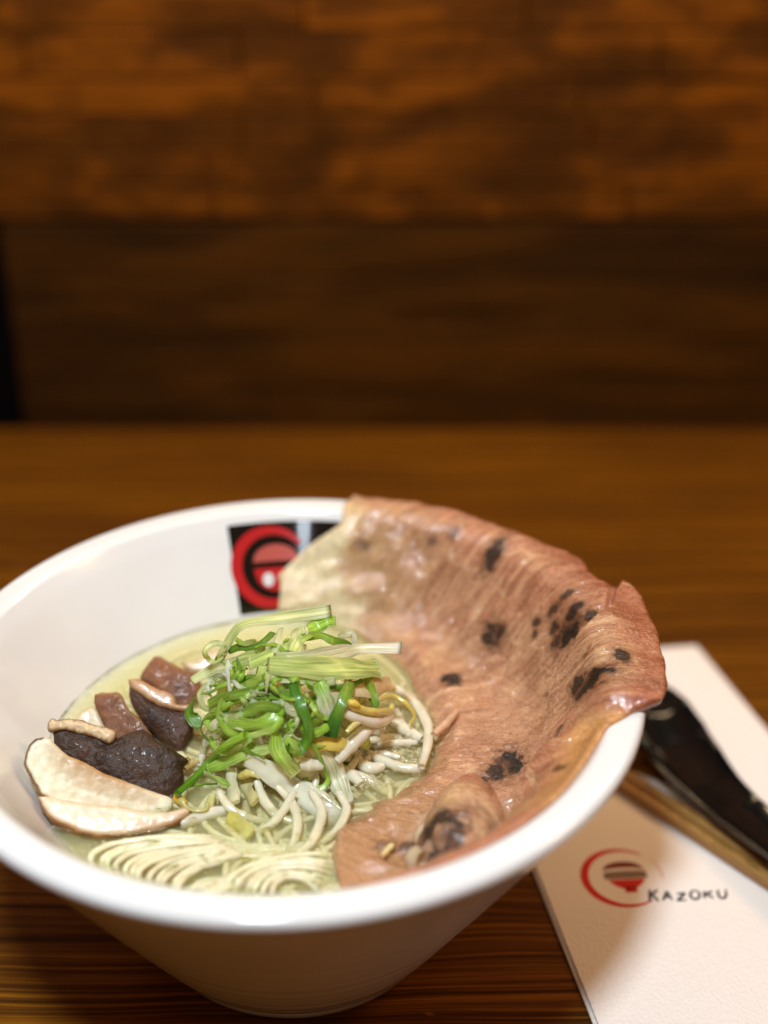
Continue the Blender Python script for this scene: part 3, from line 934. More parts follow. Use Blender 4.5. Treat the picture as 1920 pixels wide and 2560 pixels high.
# slice with the pale cut strip
rootE = thing('mushroom_slice', 'dark shiitake slice with a tan cut strip along its top, left of the scallions', 'mushroom', tuple(at_z(*Z5(1050, 740), ZB)), 'shiitake slices at the bowl edge')
outE = [(785, 300), (860, 330), (930, 400), (1020, 450), (1120, 480), (1210, 490), (1222, 600), (1190, 700), (1140, 790), (1040, 720), (960, 650), (880, 560), (820, 470), (785, 390)]
slab('cap_skin', outE, [(850, 400), (950, 520), (1060, 600), (1130, 650)], at_z(*Z5(1120, 770), ZB - .001), (.05, -.60, .80), .005, M['cap'], dark((50, 27, 13), (90, 52, 27)), rootE, dome=.0030, rough=.0007, rf=260)
outEc = [(780, 288), (850, 285), (950, 335), (1060, 378), (1105, 420), (1120, 458), (1212, 462), (1206, 506), (1120, 502), (1020, 474), (930, 435), (860, 388), (792, 335)]
slab('flesh', outEc, [(830, 325), (930, 380), (1040, 430), (1160, 482)], at_z(*Z5(1120, 770), ZB - .001), (.05, -.60, .80), .004, M['mush'], cream([(0, 1, (150, 100, 62), .10)], (206, 160, 116)), rootE, rough=.0002, zoff=.0022)
# far piece
rootF = thing('mushroom_slice', 'squarish brown shiitake piece farthest back, half hidden by scallions', 'mushroom', tuple(at_z(*Z5(1150, 440), ZB)), 'shiitake slices at the bowl edge')
outF = [(960, 108), (1000, 118), (1130, 188), (1255, 240), (1275, 340), (1240, 440), (1160, 480), (1080, 420), (1000, 350), (910, 300), (858, 262), (895, 190)]
slab('cap_skin', outF, [(980, 220), (1080, 300), (1170, 360)], at_z(*Z5(1150, 470), ZB - .001), (.05, -.62, .78), .005, M['cap'], dark((92, 50, 20), (146, 88, 44), (0, .3, (150, 102, 64))), rootF, dome=.0009, rough=.0006, rf=420)
rootG = thing('mushroom_slice', 'pale shiitake sliver behind the scallions by the far bowl wall', 'mushroom', tuple(at_z(*Z5(1300, 150), ZB)), 'shiitake slices at the bowl edge')
outG = [(1140, 150), (1200, 152), (1290, 120), (1380, 70), (1420, 100), (1400, 190), (1300, 230), (1200, 210)]
slab('flesh', outG, [(1220, 180), (1360, 140)], at_z(*Z5(1300, 225), ZB - .0005), (.05, -.6, .8), .004, M['mush'], cream([(0, 1, (196, 156, 116), .15)], (226, 204, 170)), rootG)

# ------------------------------------------------------------------ noodles
def noodle(P3, label, group, rad=.00095, n=48, m=9):
    Q = spline(P3, n)
    V, F, n, m = tube_mesh(Q, rad, n, m, .95, .06)
    t = np.repeat(np.linspace(0, 1, n), m)
    c = lin(244, 234, 196) * (1 + .06 * rng.normal())
    C = np.zeros((len(V), 3)) + np.clip(c, 0, .9)
    o = mesh_obj('noodle', V, F, M['noodle'], C=C)
    tag(o, label, 'noodle', group)
def fam(G0, G1, k, lab, grp, zf, jit=2.5, dive0=.004, dive1=.003):
    G0, G1 = spline(np.array(G0, float), 9), spline(np.array(G1, float), 9)
    for i in range(k):
        t = (i + rng.uniform(-.34, .34)) / max(1, k - 1)
        G = G0 * (1 - t) + G1 * t + rng.normal(0, jit, (9, 2)) * np.array([1, .6])
        pts = []
        ph = rng.random() * 6
        base = zf(i)
        for j, (x, y) in enumerate(G):
            s = j / 8
            z = ZB + base - .0001 + .0003 * math.sin(ph + s * 5) - dive0 * max(0, 1 - s / .12) - dive1 * max(0, (s - .85) / .15)
            pts.append(at_z(*Z6(x, y), z))
        noodle(pts, lab, grp)
LA = 'thin pale noodle in the left swirl below the cream mushroom slices'
LB = 'thin pale noodle in the right swirl beside the submerged pork'
LC = 'thin pale noodle sunk in the broth between the two swirls'
fam([(150, 680), (118, 590), (160, 532), (270, 500), (400, 478), (560, 462), (720, 458), (880, 465)],
    [(660, 820), (640, 760), (690, 690), (760, 650), (830, 625), (900, 600), (960, 580), (1060, 560)], 12, LA, 'noodles of the left swirl', lambda i: .0001 + .0005 * (i % 3 == 0) - .0003 * (i % 4 == 1))
fam([(200, 690), (190, 600), (260, 560), (380, 520), (520, 495), (680, 480), (860, 475)],
    [(560, 800), (560, 720), (640, 660), (760, 620), (850, 590), (1000, 560)], 12, LA, 'noodles of the left swirl', lambda i: -.0022, 12)
fam([(900, 800), (940, 710), (1020, 650), (1140, 605), (1280, 575), (1400, 560), (1560, 572)],
    [(1170, 830), (1185, 750), (1240, 705), (1300, 690), (1370, 700), (1430, 740), (1490, 790)], 7, LB, 'noodles of the right swirl', lambda i: .0002 + .0006 * (i % 2))
fam([(880, 780), (960, 680), (1080, 620), (1240, 585), (1420, 580), (1560, 600)],
    [(1240, 830), (1300, 740), (1380, 720), (1460, 750), (1540, 790)], 9, LB, 'noodles of the right swirl', lambda i: -.0022, 12)
fam([(640, 790), (760, 735), (880, 700), (1000, 665), (1130, 610), (1250, 560)],
    [(760, 830), (860, 780), (960, 740), (1080, 690), (1200, 640), (1300, 600)], 9, LC, 'sunken noodles', lambda i: -.0006 - .0006 * (i % 2), 10)
fam([(700, 520), (820, 500), (950, 500), (1100, 520), (1250, 530), (1500, 480)],
    [(800, 620), (950, 600), (1080, 580), (1250, 545), (1400, 500), (1540, 430)], 12, LC, 'sunken noodles', lambda i: -.0014 - .0006 * (i % 2), 14)

made = 0
for i in range(900):
    if made >= 150: break
    a0 = rng.uniform(-math.pi, math.pi); rr = .070 * math.sqrt(rng.random()); q = np.array([rr * math.cos(a0), rr * math.sin(a0)])
    if abs(math.degrees(a0)) < 75 and rr > .050: continue            # the pork lies there
    if math.hypot(q[0], q[1] - .012) < .018: continue                # the toppings stand there
    d_ = rng.uniform(0, 6.28); cu = rng.normal(0, .30); dz = -rng.uniform(.0016, .0040); P3 = []
    for k in range(11):
        if np.hypot(*q) > .0715 + dz: break
        P3.append((q[0], q[1], ZB + dz + .0004 * math.sin(k + i))); q = q + .0055 * np.array([math.cos(d_), math.sin(d_)]); d_ += cu
    if len(P3) > 4:
        noodle(P3, 'noodle strand lying deeper in the cloudy broth', 'noodles deeper in the broth', n=24, m=7)
        made += 1

# ------------------------------------------------------------------ topping pile
PC = np.array([.001, .006, .0665]); PR = np.array([.0300, .0240, .0375])
TOC = lambda p: nrm(CAM - p)
def pile(u, v, off=0.0):
    """point on the mound of toppings along a sight line; off metres towards the viewer"""
    d = ray(u, v); d = d / np.linalg.norm(d)
    o = (CAM - PC) / PR; e = d / PR
    A, B, C = e @ e, o @ e, o @ o - 1
    disc = B * B - A * C
    t = (-B - math.sqrt(max(disc, 0))) / A
    p = CAM + d * (t - off)
    if p[2] < ZB - .001:                    # below the soup: lie on the broth instead
        tz = (ZB + .0006 - CAM[2]) / d[2]
        p = CAM + d * (min(t, tz) - off)
    return p
def broth_pt(u, v, h=.0006):
    return at_z(u, v, ZB + h)

G_D, G_M, G_B, G_L, G_P, G_W = (128, 172, 52), (182, 210, 84), (188, 224, 82), (222, 232, 150), (236, 238, 192), (246, 246, 230)
def shred(pts, w, c0, c1, label, off=0.0, twist=(0, 0), curl=.25, taper=(.7, .8), group='scallion shreds on the pile', thick=.00035, P3=None, n=34):
    if P3 is None:
        P3 = [pile(*Z2(*p), off + .0012 * math.sin(1.7 * i + w)) for i, p in enumerate(pts)]
    Q = spline(P3, n)
    wm = w * 6.0e-5 / 2
    tw = np.linspace(twist[0], twist[1], n) + .35 * np.sin(np.linspace(0, 5, n) + w)
    out = nrm((Q - PC) / PR ** 1.0)
    N = nrm(out * .5 + TOC(Q) * .6)
    T = nrm(np.gradient(Q, axis=0))
    N = nrm(N - (N * T).sum(1, keepdims=True) * T)
    B = np.cross(T, N)
    N = N * np.cos(tw)[:, None] + B * np.sin(tw)[:, None]
    nc = 9
    xs = np.linspace(-1, 1, nc)
    ph = rng.random() * 6
    def pf(t):
        ww = wm * (1 - (1 - taper[0]) * max(0, 1 - t / .25) ** 2 - (1 - taper[1]) * max(0, (t - .75) / .25) ** 2) * (1 + .10 * math.sin(9 * t + ph) + .06 * math.sin(21 * t + 2 * ph))
        cu = curl * .20 * math.sin(5 * t + ph)
        h = -cu * xs ** 2 * ww + .03 * ww * np.sin(xs * 11 + ph)
        th = thick * (1 - .55 * xs ** 4)
        upper = np.stack([xs * ww, h + th / 2], 1)
        lower = np.stack([xs * ww, h - th / 2], 1)[::-1]
        return np.concatenate([upper, lower])
    V, F, n_, m = sweep(Q, N, pf)
    t = np.repeat(np.linspace(0, 1, n_), m)
    ns = fbm(np.stack([t * 5 + ph, 0 * t, 0 * t], -1), 2)
    mm = np.clip(t + .3 * ns, 0, 1)[:, None]
    C = lin(*c0) * (1 - mm) + lin(*c1) * mm
    xx = np.tile(np.concatenate([xs, xs[::-1]]), n_)
    C = C * (1 + .12 * np.cos(xx * 3)[:, None])
    UV = np.stack([xx * .5 + ph, t], 1)
    o = mesh_obj('scallion_shred', V, F, M['onion'], C=np.clip(C, .003, .95), UV=UV)
    tag(o, label, 'scallion', group)
    ed = np.zeros(len(o.data.edges) * 2, np.int32)
    o.data.edges.foreach_get('vertices', ed)
    ed = ed.reshape(-1, 2) % m
    shp = ((ed[:, 0] == ed[:, 1]) & np.isin(ed[:, 0], (0, nc - 1, nc, 2 * nc - 1)))
    at = o.data.attributes.new('sharp_edge', 'BOOLEAN', 'EDGE')
    at.data.foreach_set('value', shp)
    return o
SH = [
 ([(275, 530), (250, 440), (300, 310), (380, 200), (500, 170), (650, 150), (800, 130), (920, 112)], 72, G_L, G_P, 'pale translucent scallion strip arching over the very top of the pile', .001, (.3, -.2), .3),
 ([(945, 172), (900, 170), (820, 210), (740, 270), (640, 335), (540, 385), (430, 430)], 74, G_B, G_L, 'bright green rolled scallion shred slanting down from the top right', .0032, (0, .3), .9),
 ([(310, 350), (380, 325), (450, 330), (520, 290), (575, 240)], 46, G_D, G_D, 'dark green wavy shred under the arched pale strip', .001, (.5, -.5), .5),
 ([(620, 215), (590, 330), (560, 420), (540, 540), (535, 590)], 40, G_P, G_P, 'narrow pale shred hanging down the middle of the upper pile', .0042, (.3, 1.0), .4),
 ([(750, 205), (720, 280), (690, 355)], 78, G_P, G_L, 'short pale shred crossing the bright green roll', .0042, (.4, -.2), .3),
 ([(750, 270), (850, 255), (930, 290), (1035, 322)], 46, G_M, G_D, 'mid green shred curling behind the long pale strips', .001, (0, .5), .6),
 ([(580, 395), (800, 385), (960, 358), (1100, 335), (1338, 330)], 76, G_P, G_W, 'long white scallion strip sticking out farthest to the right', .0042, (.2, 0), .22, (.8, 1)),
 ([(540, 430), (700, 442), (880, 452), (1050, 450), (1205, 455)], 114, G_L, G_L, 'widest pale green scallion strip with blunt right end', .0052, (-.15, .1), .22, (.6, 1)),
 ([(520, 500), (700, 512), (850, 528), (945, 530)], 46, G_L, G_P, 'narrow pale strip tucked under the widest one', .0042, (0, .3), .3),
 ([(90, 530), (200, 470), (330, 425), (490, 375)], 72, G_P, G_L, 'pale yellow green strip poking out to the left of the pile', .0022, (.2, .1), .25, (.6, .8)),
 ([(240, 535), (160, 570), (138, 620), (180, 690), (265, 640)], 36, G_P, G_L, 'small pale loop at the left side of the pile', .001, (.5, -.4), .3),
 ([(190, 665), (300, 622), (420, 602), (560, 600), (705, 625)], 56, G_M, G_D, 'green shred lying level across the middle of the pile', .0035, (.3, -.3), .5),
 ([(690, 605), (800, 650), (870, 720), (905, 800)], 40, G_M, G_D, 'thin dark shred bending down right of the middle', .002, (.2, .9), .6),
 ([(690, 535), (710, 620), (750, 700), (785, 800), (772, 885), (735, 935), (660, 920)], 54, (104, 166, 58), G_D, 'dark green hooked shred hanging at the centre of the pile', .006, (.5, .2), .6),
 ([(842, 530), (880, 620), (908, 755)], 82, G_B, G_W, 'short shred green above and white at its pointed tip', .0035, (0, .3), .3, (.6, .25)),
 ([(1045, 530), (990, 640), (950, 740), (912, 860)], 62, G_M, (56, 132, 30), 'straight green shred with cut end hanging on the right side', .0050, (-.2, .2), .4, (.6, 1)),
 ([(1135, 510), (1160, 600), (1188, 685)], 54, G_M, G_D, 'short dark green pointed shred below the white strip end', .0035, (0, .3), .5, (1, .25)),
 ([(905, 565), (1000, 560), (1105, 525)], 24, G_D, G_D, 'thin dark green thread under the widest strip', .003, (.3, .3), .6),
 ([(110, 630), (88, 720), (145, 800)], 64, G_D, G_D, 'dark green leaf shred at the left edge over the mushrooms', .0012, (.4, -.3), .5),
 ([(250, 685), (172, 750), (150, 820), (205, 898)], 30, G_M, G_D, 'thin green hook at the lower left of the pile', .003, (.3, .8), .5),
 ([(305, 615), (275, 720), (300, 800), (385, 845)], 60, G_M, G_M, 'green curved shred left of the centre', .0042, (.3, -.5), .6),
 ([(310, 765), (420, 785), (520, 770), (600, 720), (645, 690)], 62, G_M, G_B, 'green shred bowed like a smile in the lower pile', .005, (.2, -.4), .5),
 ([(390, 725), (500, 680), (600, 690), (635, 750)], 56, G_M, G_D, 'mid green shred arched above the bowed one', .0042, (-.2, .5), .5),
 ([(390, 850), (500, 832), (580, 800), (625, 735)], 42, G_L, G_B, 'light green shred running under the bowed one', .0058, (.1, -.4), .4),
 ([(560, 925), (400, 965), (280, 1012), (185, 1052)], 62, G_L, G_B, 'flat light green shred behind the long front stalk', .0035, (.2, .2), .4),
 ([(590, 830), (600, 930), (650, 1010), (715, 1075)], 74, G_B, G_L, 'light green shred with square cut end pointing at the front', .0062, (-.2, .1), .4, (.6, 1)),
 ([(645, 865), (700, 920), (738, 992)], 50, G_B, G_L, 'short light green shred beside the square cut one', .0055, (.2, 0), .4, (.6, 1)),
 ([(800, 890), (850, 975), (880, 1060), (902, 1110), (860, 1160), (740, 1162)], 26, G_M, G_B, 'thin green edge curling into the bubbles at the front', .0040, (.3, 1.2), .3),
 ([(830, 895), (920, 1010), (960, 1120), (1025, 1255)], 92, G_P, G_W, 'wide translucent pale membrane sliding into the broth', .0028, (.2, -.2), .2, (.5, .4)),
 ([(905, 795), (830, 832), (750, 850)], 46, G_B, G_M, 'short green shred below the hanging straight one', .0045, (.3, .3), .5),
 ([(385, 900), (440, 950), (525, 985)], 30, G_D, G_M, 'small dark green sliver over the flat light shred', .0055, (.3, .8), .5),
 ([(165, 1070), (250, 1110), (322, 1148)], 32, G_P, G_B, 'small pale sliver in front of the tan sprout head', .003, (.2, .6), .4, (.8, .3)),
 ([(55, 1155), (140, 1140), (245, 1135)], 16, G_M, G_D, 'thread of green lying by the mushroom tip', .002, (.2, .4), .4),
 ([(355, 280), (400, 305), (475, 288)], 28, G_M, G_L, 'tiny green curl at the upper left of the pile', .0045, (.3, .9), .5),
 ([(575, 640), (650, 690), (725, 708)], 62, G_W, G_P, 'short white translucent shred at the centre', .0032, (.2, .4), .3),
 ([(695, 790), (770, 800), (855, 755)], 42, G_M, G_B, 'short green shred inside the dark hook', .0028, (.2, .5), .5),
 ([(425, 565), (500, 505), (522, 435)], 50, G_B, G_L, 'light green shred rising left of the narrow pale one', .0038, (.2, .6), .5),
 ([(318, 400), (308, 500), (322, 595)], 36, G_W, G_W, 'short white shred inside the left arch', .0040, (.1, .6), .4),
 ([(350, 395), (372, 460), (340, 545)], 50, G_D, G_M, 'dark green shred beside the short white one', .0030, (.3, .9), .5),
 ([(960, 262), (1040, 248), (1052, 305)], 40, G_P, G_W, 'clear pale ring at the upper right of the pile', .002, (.6, 1.4), .5),
]
for e in SH:
    shred(*e)
# the bright front stalk is a rolled tube
P3 = [pile(*Z2(*p), o_) for p, o_ in (((420, 840), .006), ((300, 905), .0065), ((200, 1005), .005), ((100, 1112), .003))] + [broth_pt(*Z2(5, 1195), .004)]
V, F, n_, m_ = tube_mesh(P3, lambda t: .0016 * (1 - .35 * t), 40, 12, .75)
tt = np.repeat(np.linspace(0, 1, n_), m_)[:, None]
st = mesh_obj('scallion_shred', V, F, M['onion'], C=lin(*G_B) * (1 - tt) + lin(104, 164, 30) * tt, UV=np.stack([np.tile(np.linspace(0, 1, m_), n_), tt[:, 0]], 1))
tag(st, 'long bright green tubular stalk reaching down left to the mushroom tip', 'scallion', 'scallion shreds on the pile')

# fine curly shreds tangled over the pile
for i in range(60):
    x0, y0 = rng.normal(520, 210), rng.normal(620, 210)
    if not (230 < x0 < 900 and 300 < y0 < 900) or (x0 > 560 and 330 < y0 < 540): continue
    ang_ = rng.uniform(0, 6.28); cur = rng.normal(0, .38); pts = []
    for k in range(int(rng.integers(8, 13))):
        if len(pts) > 3 and not (150 < x0 < 980 and 240 < y0 < 960): break
        pts.append((x0, y0)); x0 += 38 * math.cos(ang_); y0 += 30 * math.sin(ang_); ang_ += cur + rng.normal(0, .2)
    c0 = [G_M, G_B, G_L, G_D, G_P, G_B, G_M][i % 7]; c1 = [G_M, G_L, G_P, G_D, G_W, G_B][i % 6]
    shred(pts, rng.uniform(20, 36), c0, c1, 'thin curly scallion shred tangled among the larger shreds', rng.uniform(.0012, .0048), (rng.uniform(-1, 1), rng.uniform(-1.2, 1.2)), .5, (.5, .4), 'thin curly scallion shreds')
# shreds inside the pile
def inside(k):
    q = rng.normal(0, 1, 3); q /= np.linalg.norm(q)
    p = PC + q * PR * k
    p[2] = max(p[2], ZB + .0005)
    return p
for i in range(64):
    a0 = inside(rng.uniform(.65, .95)); a2 = a0 + rng.normal(0, .011, 3)
    a2 = PC + (a2 - PC) * min(1, .94 / max(np.linalg.norm((a2 - PC) / PR), .01)); a2[2] = max(a2[2], ZB)
    a1 = (a0 + a2) / 2 + rng.normal(0, .003, 3)
    c = [G_L, G_M, G_B, G_L, G_P, G_M, G_P][i % 7]
    shred(None, rng.uniform(28, 60), c, c, 'scallion shred buried in the pile, glimpsed between the outer shreds', twist=(rng.uniform(-1, 1), rng.uniform(-1, 1)), curl=.5, group='scallion shreds buried in the pile', P3=[a0, a1, a2], n=16)

# ------------------------------------------------------------------ bean sprouts and cabbage
SW, SY = (246, 238, 214), (232, 218, 124)
def sprout(P3, w, label, c0=SW, c1=SW, head=None, group='bean sprouts in the bowl', taper=.6):
    root = thing('bean_sprout', label, 'bean sprout', tuple(P3[0]), group)
    wm = w * 5.9e-5 / 2
    V, F, n, m = tube_mesh(P3, lambda t: wm * (taper + (1 - taper) * math.sin(math.pi * min(1, .15 + t * .8))), 36, 12, .92, .08)
    V = V + .00012 * fbm(V * 500, 2)[:, None]
    t = np.repeat(np.linspace(0, 1, n), m)[:, None]
    mesh_obj('stem', V, F, M['sprout'], root, C=lin(*c0) * (1 - t) + lin(*c1) * t)
    if head is not None:
        hp, hd, hc, hs = head
        Q = spline([hp, hp + hd * .5 + np.array([0, 0, .0006]), hp + hd], 14)
        V, F, n, m = tube_mesh(Q, lambda t: hs * math.sqrt(max(.02, 1 - (2 * t - .9) ** 2 * .8)), 14, 10, .7)
        mesh_obj('seed_head', V, F, M['sprout'], root, C=np.zeros((len(V), 3)) + lin(*hc))
    return root
def zp(pts, off=.0, onbroth=False, h=.0006):
    return [broth_pt(*Z2(*p), h) if onbroth else pile(*Z2(*p), off) for p in pts]
sprout(zp([(1240, 560), (1300, 575), (1380, 625), (1440, 690), (1490, 790), (1492, 900), (1455, 1035)], onbroth=True, h=.003), 58, 'thick white bean sprout arching at the right edge of the pile against the pork', head=(broth_pt(*Z2(1230, 575), .004), np.array([.004, 0, .0005]), (232, 190, 96), .0016))
sprout(zp([(1455, 1045), (1350, 1042), (1250, 1010), (1140, 955)], onbroth=True, h=.0012), 56, 'white bean sprout lying flat in the foam below the arching one')
sprout(zp([(985, 715), (1100, 752), (1200, 772), (1275, 740)], .004), 64, 'white bean sprout under the yellow seed pod right of the scallions')
sprout(zp([(1005, 655), (1080, 690), (1180, 712), (1265, 700), (1283, 662)], .006), 44, 'yellow curved bean sprout pod right of the scallions', SY, (232, 214, 120), (pile(*Z2(1010, 655), .006), np.array([.004, 0, -.0012]), (232, 204, 88), .0013))
sprout(zp([(1190, 640), (1280, 618), (1360, 658), (1412, 730), (1385, 785)], .003), 28, 'thin yellow sprout tail curling beside the arching sprout', SY, (226, 206, 110))
sprout(zp([(1270, 760), (1380, 828), (1460, 872)], onbroth=True, h=.002), 64, 'white bean sprout pointing at the arching sprout from inside')
sprout(zp([(1160, 790), (1050, 890), (950, 1000)], .002), 80, 'broad white sprout stem sloping down right of the hanging green shred')
sprout(zp([(1190, 905), (1300, 895), (1430, 890)], onbroth=True, h=.001), 44, 'slim white sprout lying level inside the arching sprout')
sprout(zp([(1010, 832), (1050, 792), (1095, 768)], .005), 32, 'short yellow sprout root below the yellow pod', (228, 208, 110), (236, 224, 160))
sprout(zp([(1525, 845), (1600, 780), (1665, 705)], onbroth=True, h=.0045), 46, 'pinkish white sprout lying on the pork slice', (226, 190, 160), (226, 180, 146))
sprout(zp([(130, 1045), (160, 960), (195, 885)], .0015), 42, 'white sprout standing left of the long green stalk')
sprout(zp([(380, 1095), (440, 1070), (505, 1092)], .005), 50, 'short yellow sprout head in front of the flat green shred', (226, 206, 110), (236, 224, 150))
sprout(zp([(1080, 1010), (1150, 1045), (1230, 1030)], onbroth=True, h=.001), 70, 'stubby white sprout bubble wrapped in foam')
sprout(zp([(20, 1375), (120, 1340), (210, 1310), (310, 1290)], onbroth=True, h=-.0006), 70, 'shiny white sprout lying in broth beside the lower mushroom slice')
sprout(zp([(690, 1005), (780, 1020), (870, 1030)], .003), 70, 'white sprout showing behind the curling green edge')
sprout(zp([(960, 1040), (1040, 1085), (1100, 1140)], onbroth=True, h=.001), 66, 'white sprout half sunk in the foam near the membrane')
for pts, w, lab in (([(600, 1150), (680, 1240), (720, 1350), (700, 1480), (620, 1590)], 50, 'long pale sprout curving from the leek rib down toward the noodle swirls'),
                    ([(800, 1180), (860, 1290), (840, 1410), (770, 1520), (650, 1600)], 54, 'long pale sprout sinking beside the submerged pork'),
                    ([(700, 1180), (640, 1290), (560, 1380), (440, 1440)], 48, 'pale sprout passing under the big leek rib'),
                    ([(960, 1180), (1010, 1290), (960, 1400), (860, 1490)], 48, 'pale sprout sunk at the pork edge'),
                    ([(480, 1120), (520, 1230), (600, 1320), (740, 1380)], 52, 'pale sprout dipping in behind the crinkled leaf'),
                    ([(250, 1180), (320, 1280), (440, 1340), (580, 1360)], 46, 'pale sprout drifting left of the crinkled leaf')):
    nP = len(pts) - 1
    sprout([broth_pt(*Z2(*p), .004 - .0058 * (k / nP) ** .7) for k, p in enumerate(pts)], w, lab, (247, 240, 214), (243, 235, 192), taper=.5)
# tan sprout head at the left
o = sprout(zp([(130, 1000), (90, 1020), (50, 1050)], .003), 46, 'tan split sprout head at the left foot of the pile', (226, 206, 150), (206, 160, 96), (pile(*Z2(85, 1010), .004), np.array([-.0024, 0, -.0016]), (200, 158, 92), .0022))
# white ribs and cabbage pieces
def leaf(pts, w, c0, c1, label, off=.003, onbroth=False, h=.001, curl=.3, twist=(0, 0), thick=.0012, cat='cabbage', name='cabbage_piece', P3=None):
    P3 = P3 or zp(pts, off, onbroth, h)
    o = shred(None, w * .82, c0, c1, label, twist=twist, curl=curl, taper=(.75, .7), P3=P3, thick=thick, group='cabbage and leek pieces')
    o.name = name
    o['category'] = cat
    o.data.materials.clear(); o.data.materials.append(M['sprout'])
leaf([(410, 985), (500, 1030), (600, 1095), (720, 1185), (830, 1272), (940, 1335)], 125, (240, 236, 212), (240, 236, 208), 'big white leek rib slanting down across the front of the pile', P3=zp([(410, 985), (500, 1030), (600, 1095), (700, 1170)], .0045) + [broth_pt(*Z2(830, 1272), .001), broth_pt(*Z2(930, 1330), -.0008), broth_pt(*Z2(990, 1360), -.003)], curl=.5)
leaf([(330, 1050), (335, 1150), (352, 1250)], 84, (232, 228, 196), (232, 224, 180), 'upright white cabbage rib below the flat green shred', .002)
leaf([(420, 1110), (430, 1180), (470, 1250)], 90, (222, 214, 160), (226, 214, 150), 'pale ribbed cabbage bit under the yellow sprout head', .0015, curl=.5)
leaf([(300, 1350), (380, 1390), (440, 1450)], 120, (226, 214, 110), (230, 222, 140), 'crinkled yellow cabbage leaf floating above the noodles', .0, True, -.0004, .9, (.4, -.5))
leaf([(20, 1230), (80, 1290), (180, 1290), (220, 1200)], 60, (226, 222, 150), (222, 214, 150), 'translucent leaf loop beside the mushroom tip', .0, True, .0012, .6, (.6, .9))
leaf([(-10, 1215), (30, 1235), (60, 1260)], 50, (222, 170, 40), (226, 196, 80), 'deep yellow leaf bit touching the mushroom tip', .0, True, .0012, .5)
leaf([(780, 930), (860, 905), (960, 900), (1010, 915)], 80, (220, 190, 80), (228, 206, 110), 'golden yellow leaf fold right of the dark hooked shred', .0025, curl=.8, twist=(.3, -.3))
leaf([(1000, 560), (1080, 580), (1180, 560), (1270, 540)], 120, (232, 214, 172), (232, 206, 150), 'beige leaf behind the hanging green shred', .0012, curl=.4)
leaf([(900, 600), (960, 660), (1000, 760)], 130, (228, 208, 172), (226, 200, 160), 'wide pinkish beige leaf in the gap beside the pointed shred', .0005, curl=.3)
leaf([(820, 930), (760, 1080), (820, 1130)], 120, (226, 222, 180), (230, 222, 170), 'pale leaf seen through the bubbles at the front', .0005, curl=.3)
leaf([(170, 900), (230, 830), (270, 760)], 90, (232, 226, 180), (230, 226, 190), 'pale leaf base under the hooked green shred', .0012, curl=.4)
for i in range(26):
    a0 = inside(rng.uniform(.5, .85)); a2 = a0 + rng.normal(0, .012, 3)
    a2 = PC + (a2 - PC) * min(1, .84 / max(np.linalg.norm((a2 - PC) / PR), .01)); a2[2] = max(a2[2], ZB - .002)
    a1 = (a0 + a2) / 2 + rng.normal(0, .003, 3)
    sprout([a0, a1, a2], rng.uniform(46, 76), 'white bean sprout buried in the pile, glimpsed between shreds', (230, 222, 180), (232, 222, 170), group='bean sprouts buried in the pile')

for i in range(12):
    a0 = math.radians(rng.uniform(-165, -20)); q = PC + PR * np.array([math.cos(a0), math.sin(a0), 0]) * rng.uniform(.75, 1.0)
    q[2] = ZB + rng.uniform(.001, .005)
    dr_ = a0 + rng.normal(0, .7); ln = rng.uniform(.010, .020); bend = rng.normal(0, .5)
    P3 = [q]
    for k in range(1, 5):
        q = q + ln / 4 * np.array([math.cos(dr_), math.sin(dr_), 0]); dr_ += bend / 2
        q = np.array([q[0], q[1], ZB + (P3[0][2] - ZB) * (1 - k / 4) ** 1.5 - .0030 * (k / 4) ** 1.5])
        P3.append(q)
    if math.hypot(P3[-1][0], P3[-1][1]) > .062 or (P3[-1][0] < -.02 and P3[-1][1] > -.03): continue
    sprout(P3, rng.uniform(36, 58), 'long pale bean sprout sliding from the pile into the broth at the front', (246, 240, 214), (242, 234, 190), group='bean sprouts sliding into the broth', taper=.45)
for i, (pts, w, h) in enumerate([([(1000, 900), (1080, 860), (1180, 850)], 56, .002), ([(1120, 1000), (1200, 960), (1330, 980)], 44, .0008), ([(960, 860), (1000, 930), (1090, 960)], 60, .003), ([(1080, 720), (1140, 800), (1220, 830)], 60, .005), ([(880, 1010), (960, 980), (1040, 990)], 56, .003), ([(1300, 700), (1340, 780), (1390, 860)], 46, .002)]):
    sprout(zp(pts, onbroth=True, h=h), w, 'white bean sprout piece in the foam between scallions and pork', group='bean sprouts in the foam')
# garlic flake on the submerged pork
fl = [(318, 715), (335, 690), (350, 672), (366, 664), (378, 668), (374, 682), (360, 692), (350, 706), (332, 718)]
P = np.array([at_z(780 + x / 1.8433, 1750 + y / 1.8433, ZB + .0036) for x, y in fl])
V = np.concatenate([P + np.array([0, 0, .0005]), P - np.array([0, 0, .0006])])
k = len(fl)
F = [tuple(range(k)), tuple(range(k, 2 * k))[::-1]] + [(i, i + k, (i + 1) % k + k, (i + 1) % k) for i in range(k)]
o = mesh_obj('garlic_flake', V, F, M['sprout'], C=np.zeros((2 * k, 3)) + lin(246, 226, 160), smooth=False)
tag(o, 'tiny pale yellow garlic flake on the submerged pork', 'garlic')

